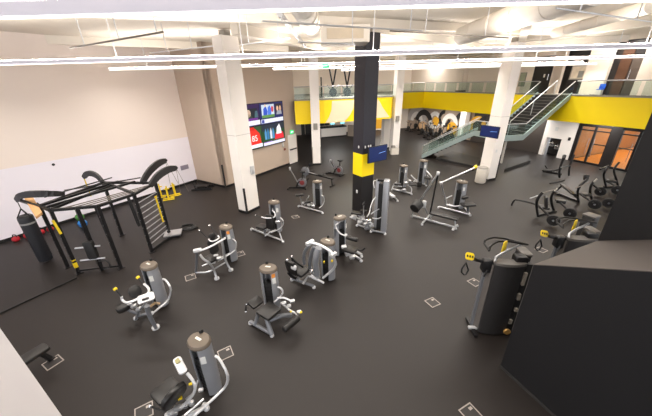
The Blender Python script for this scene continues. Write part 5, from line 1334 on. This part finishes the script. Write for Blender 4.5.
m = Mach('plate_loaded_pulldown', 'black plate-loaded machine half hidden by the tall black wall, third of the black group', 'exercise machine', P(608, 186))
m.tube('main_post', [P(606.5, 187.5, .05), P(604.5, 181, .4), P(603.5, 175, .75), P(605, 171, 1.0), P(608.3, 166.5, 1.2)], [.055, .07], blk_met)
m.tube('press_handle', [P(600, 169.5, 1.05), P(604, 168, 1.1), P(608.5, 165.5, 1.15)], .045, blk_met, smooth=0)
m.tube('rear_post', [P(618, 186, .05), P(616, 178, .5), P(613.5, 171, .9), P(615, 167, 1.1), P(619, 162.5, 1.3)], .055, blk_met)
m.tube('plate_arm', [P(606, 181, .5), P(612, 184, .4), P(617, 188, .34)], .045, blk_met)
m.pad('seat', P(611.5, 181, .45), n2(.8, -.4), n2(.4, .8), .38, .34, .1)
m.part(MB().bar(P(604, 187, .05), P(622, 186, .05), .1, .08), 'base_rail', blk_met)
plate(m, P(617.5, 190, .27), AX)

m = Mach('plate_loaded_curl', 'small black machine with two upright curved posts in front of the glass doors', 'exercise machine', P(559, 174))
m.part(MB().bar(P(543, 171, .05), P(562, 174, .05), .12, .08), 'base_rail', blk_met)
m.tube('low_frame', [P(546, 169, .3), P(552, 171.5, .32), P(562, 168.5, .55)], .05, blk_met, smooth=1)
m.pad('seat', P(547, 170.3, .3), n2(.8, -.4), n2(.4, .8), .5, .3, .1)
m.tube('footrest', [P(545, 165.5, .5), P(548.5, 171, .2)], .035, blk_met, smooth=0)
m.tube('main_post', [P(559.5, 177.5, .05), P(559.3, 172, .4), P(560.5, 166, .75), P(564, 157.5, 1.25)], [.07, .085], blk_met)
m.roller('post_head', P(563.5, 159, 1.2), P(564.5, 155.5, 1.35), .09, None, blk)
m.tube('rear_post', [P(568.8, 175.5, .05), P(569, 170, .4), P(570.3, 164, .75), P(574.3, 154.5, 1.3)], [.06, .075], blk_met)
m.tube('cross_bar', [P(560, 168, .7), P(570, 165.5, .72)], .05, blk_met, smooth=0)

# ================================================================== CABLE MACHINES ON THE RIGHT
def cable_machine(label):
    m = Mach('cable_machine', label, 'exercise machine', P(490, 333), 'tall dark cable machines')
    a, b = P(477.5, 333.5), P(504, 335); d = (b - a).normalized(); n = V((-d.y, d.x, 0)); w = (b - a).length
    up = lambda p, z: V((p.x, p.y, z))
    HT = 1.98
    mb = MB(); k = 8; lo = [a + d * (w * i / k) - n * (.05 * math.sin(math.pi * i / k)) for i in range(k + 1)]; hi = [b + n * .13, a + n * .13]
    mb.prism([up(p, .04) for p in lo + hi], (0, 0, HT - .08)); sh = m.part(mb, 'shroud', mat('shroud_black', '2a2828', .45, 0, .05, 3), smooth=False)
    mb = MB(); mb.prism([up(p, HT - .04) for p in [a - d * .02] + [p - n * .02 for p in lo[1:-1]] + [b + d * .02, b + n * .16, a + n * .16]], (0, 0, .06)); m.part(mb, 'shroud_cap', mat('cap_grey', '5a5652', .5), sh, smooth=False)
    # left mast with carriage
    l = P(470.5, 327); ms = m.part(MB().bar(up(l, .06), up(l, 1.95), .07, .05, d), 'mast', grey_d, smooth=False)
    m.part(MB().bar(up(l, .05) - n * .32, up(l, .05) + n * .25, .08, .07), 'foot_bar', blk_met, ms); m.part(MB().bar(up(l, .09) - d * .1 - n * .1, up(l, .09) + d * .12 - n * .1, .07, .05), 'foot_cover', white_met, ms)
    mb = MB(); mb.prism([up(l, .1), up(a, .1) + n * .05, up(a, 1.9) + n * .05, up(l, 1.9)], n * .015); m.part(mb, 'side_panel', mat('side_panel_grey', '5c5753', .5), smooth=False)
    cr = m.part(MB().pad(up(l, 1.82) - n * .03, d, Z, .2, .3, .16, .04, .02), 'carriage', blk_met, ms)
    m.part(MB().tube([up(l, 1.88), up(l, 1.95) - d * .26 - n * .02], .04, 8), 'pulley_arm', blk_met, cr)
    yc = up(l, 2.0) - d * .36 + n * .02
    yl = m.part(MB().pad(yc, d * .9 + n * .1 - Z * .25, Z * .8 + n * .5, 0.2, .16, .025, .05, .008), 'yellow_placard', yel, ms)
    mb = MB()
    for t in (-.06, .0, .06): mb.box(yc + (d * .9 + n * .1 - Z * .25).normalized() * t + (Z * .5 - n * .8).normalized() * .014, (.035, .05, .012), (d * .9 + n * .1 - Z * .25).normalized(), None, (Z * .5 - n * .8).normalized())
    m.part(mb, 'placard_print', blk, yl, smooth=False)
    m.part(MB().tube([up(l, 1.85) - d * .42 + n * .0, up(l, 1.62) - d * .5, up(l, 1.5) - d * .38, up(l, 1.66) - d * .34], .018, 6, 1, True), 'cable_handle', blk, ms)
    m.part(MB().tube([up(l, 1.75) - n * .1, up(l, 1.6) - n * .14 - d * .06], .02, 6), 'lever', blk_met, cr)
    # back tower and right frame
    q = b + d * .16 + n * .42
    mb = MB(); mb.pad(up(q, 1.02), d, n, .2, .34, 1.96, .06, .02); m.part(mb, 'weight_tower', mat('tower_black', '201e1d', .45))
    mb = MB(); mb.pad(up(q, 2.03), d, n, .22, .36, .06, .06, .02); m.part(mb, 'tower_cap', mat('cap_grey', '5a5652', .5))
    r_ = b + d * .2 - n * .02
    m.part(MB().tube([up(r_, .05), up(r_, 2.0)], .035, 8), 'mast', silver)
    for z, s_, o_ in ((.4, .07, .06), (.75, .05, .1), (1.12, .1, .07), (1.6, .2, .06)):
        mb = MB(); mb.box(up(b, z) + d * o_ + n * .03, (.06, .06, s_ * 1.6), d); m.part(mb, 'stack_fitting', mat('fitting_tan', '8f877c', .45, .2), smooth=False)
    mb = MB(); mb.box(up(b, 1.0) + d * .09 + n * .1, (.16, .1, 1.9), d); m.part(mb, 'weight_stack', blk, smooth=False)
    m.part(MB().lathe(up(b, .14) + d * .02 - n * .05, [(.07, 0), (.08, .02), (.07, .05)], 14, n), 'low_pulley', mat('brass', 'b0884a', .4, .4), None)
    # top bars
    m.part(MB().tube([up(a, 2.0) + n * .05, up(a, 2.1) + n * .1 + d * .02, up(q, 2.2) - d * .12], .026, 8, 1), 'top_tube', silver)
    for o_ in (0, .26):
        m.part(MB().tube([up(a, 2.2) + n * (.14 + o_ * .9) - d * .12, up(a, 2.28) + n * (.2 + o_) - d * .1, up(a, 2.3) + n * (.42 + o_ * .6) + d * .2, up(q, 2.24) - n * .05], .022, 8, 1), 'pull_up_bar', blk_met)
    m.part(MB().tube([up(a, 2.2) + n * .14 - d * .12, up(a, 2.22) + n * .4 - d * .12], .024, 8), 'pull_up_grip', blk)
    # second carriage and placard
    cc = up(q, 2.02) - n * .28 - d * .22
    m.part(MB().pad(cc - Z * .05, d, Z, .24, .28, .2, .04, .02), 'carriage', blk_met)
    y2 = m.part(MB().pad(up(q, 2.16) - d * .46 - n * .05, d * .3 + n * .2, Z, .13, .3, .025, .04, .008), 'yellow_placard', yel)
    m.part(MB().bar(up(a, .05) + n * .1, up(b, .05) + n * .1 + d * .2, .1, .06), 'base_rail', blk_met)
    return m.r
c1 = cable_machine('tall dark cable machine with yellow placard beside the black enclosure, nearer of the two')
c2 = copy_tree(c1); c2['label'] = 'dark cable machine mostly hidden behind the black enclosure, its yellow placard showing'
c2.location = c1.location + V((2.25, .9, 0))

q = P(592, 215, 1.9); q.z = 0
r = thing('equipment_tower', 'slim black equipment tower with pale grey top peeking out beside the tall black wall', 'equipment tower', q); c = r.location.copy()
mb = MB(); mb.pad(q + Z * .93, D, C, .3, .3, 1.86, .04, .02); mb.build('tower_body', MATS['tower_black'], r, c)
mb = MB(); mb.pad(q + Z * 1.89, D, C, .32, .32, .05, .04, .02); mb.build('tower_cap', mat('cap_grey', '5a5652', .5), r, c)

# ================================================================== LIGHT
w = bpy.data.worlds.new('world'); sc.world = w; w.use_nodes = True
w.node_tree.nodes['Background'].inputs[0].default_value = (.97, .97, 1.0, 1); w.node_tree.nodes['Background'].inputs[1].default_value = 1.5
def area(name, loc, size, power, rot=(0, 0, 0), colr_=(1, .95, .9)):
    l = bpy.data.lights.new(name, 'AREA'); l.shape = 'RECTANGLE'; l.size, l.size_y = size; l.energy = power; l.color = colr_
    o = bpy.data.objects.new(name, l); o.location = loc; o.rotation_euler = rot; col.objects.link(o); return o
for x_, y_, pw in ((11, 30, 80), (12.4, 27.3, 50), (1, 27.5, 80), (7, 33, 110), (17.0, 18.4, 80), (15.6, 22.5, 60)):
    area('soffit_fill', (x_, y_, 2.8), (1.6, 1.0), pw)  # added fill lamps under the balcony, no fixtures there
area('court_fill', tuple(dwu(2.6) + D * 5 + Z * 4.1), (4, 4), 190)  # added fill lamp that brightens the court, no fixture modelled
for x_, y_, pw in ((3, 26, 420), (11, 33, 70), (17.2, 18.3, 60)): area('upper_fill', (x_, y_, 7.39), (2, 1.2), pw)  # added fill lamps to brighten the upper storey walls
sc.view_settings.view_transform = 'Standard'
sc.view_settings.look = 'None'
sc.view_settings.exposure = 0.9
sc.cycles.use_denoising = True
sc.cycles.max_bounces = 8
sc.cycles.transparent_max_bounces = 16
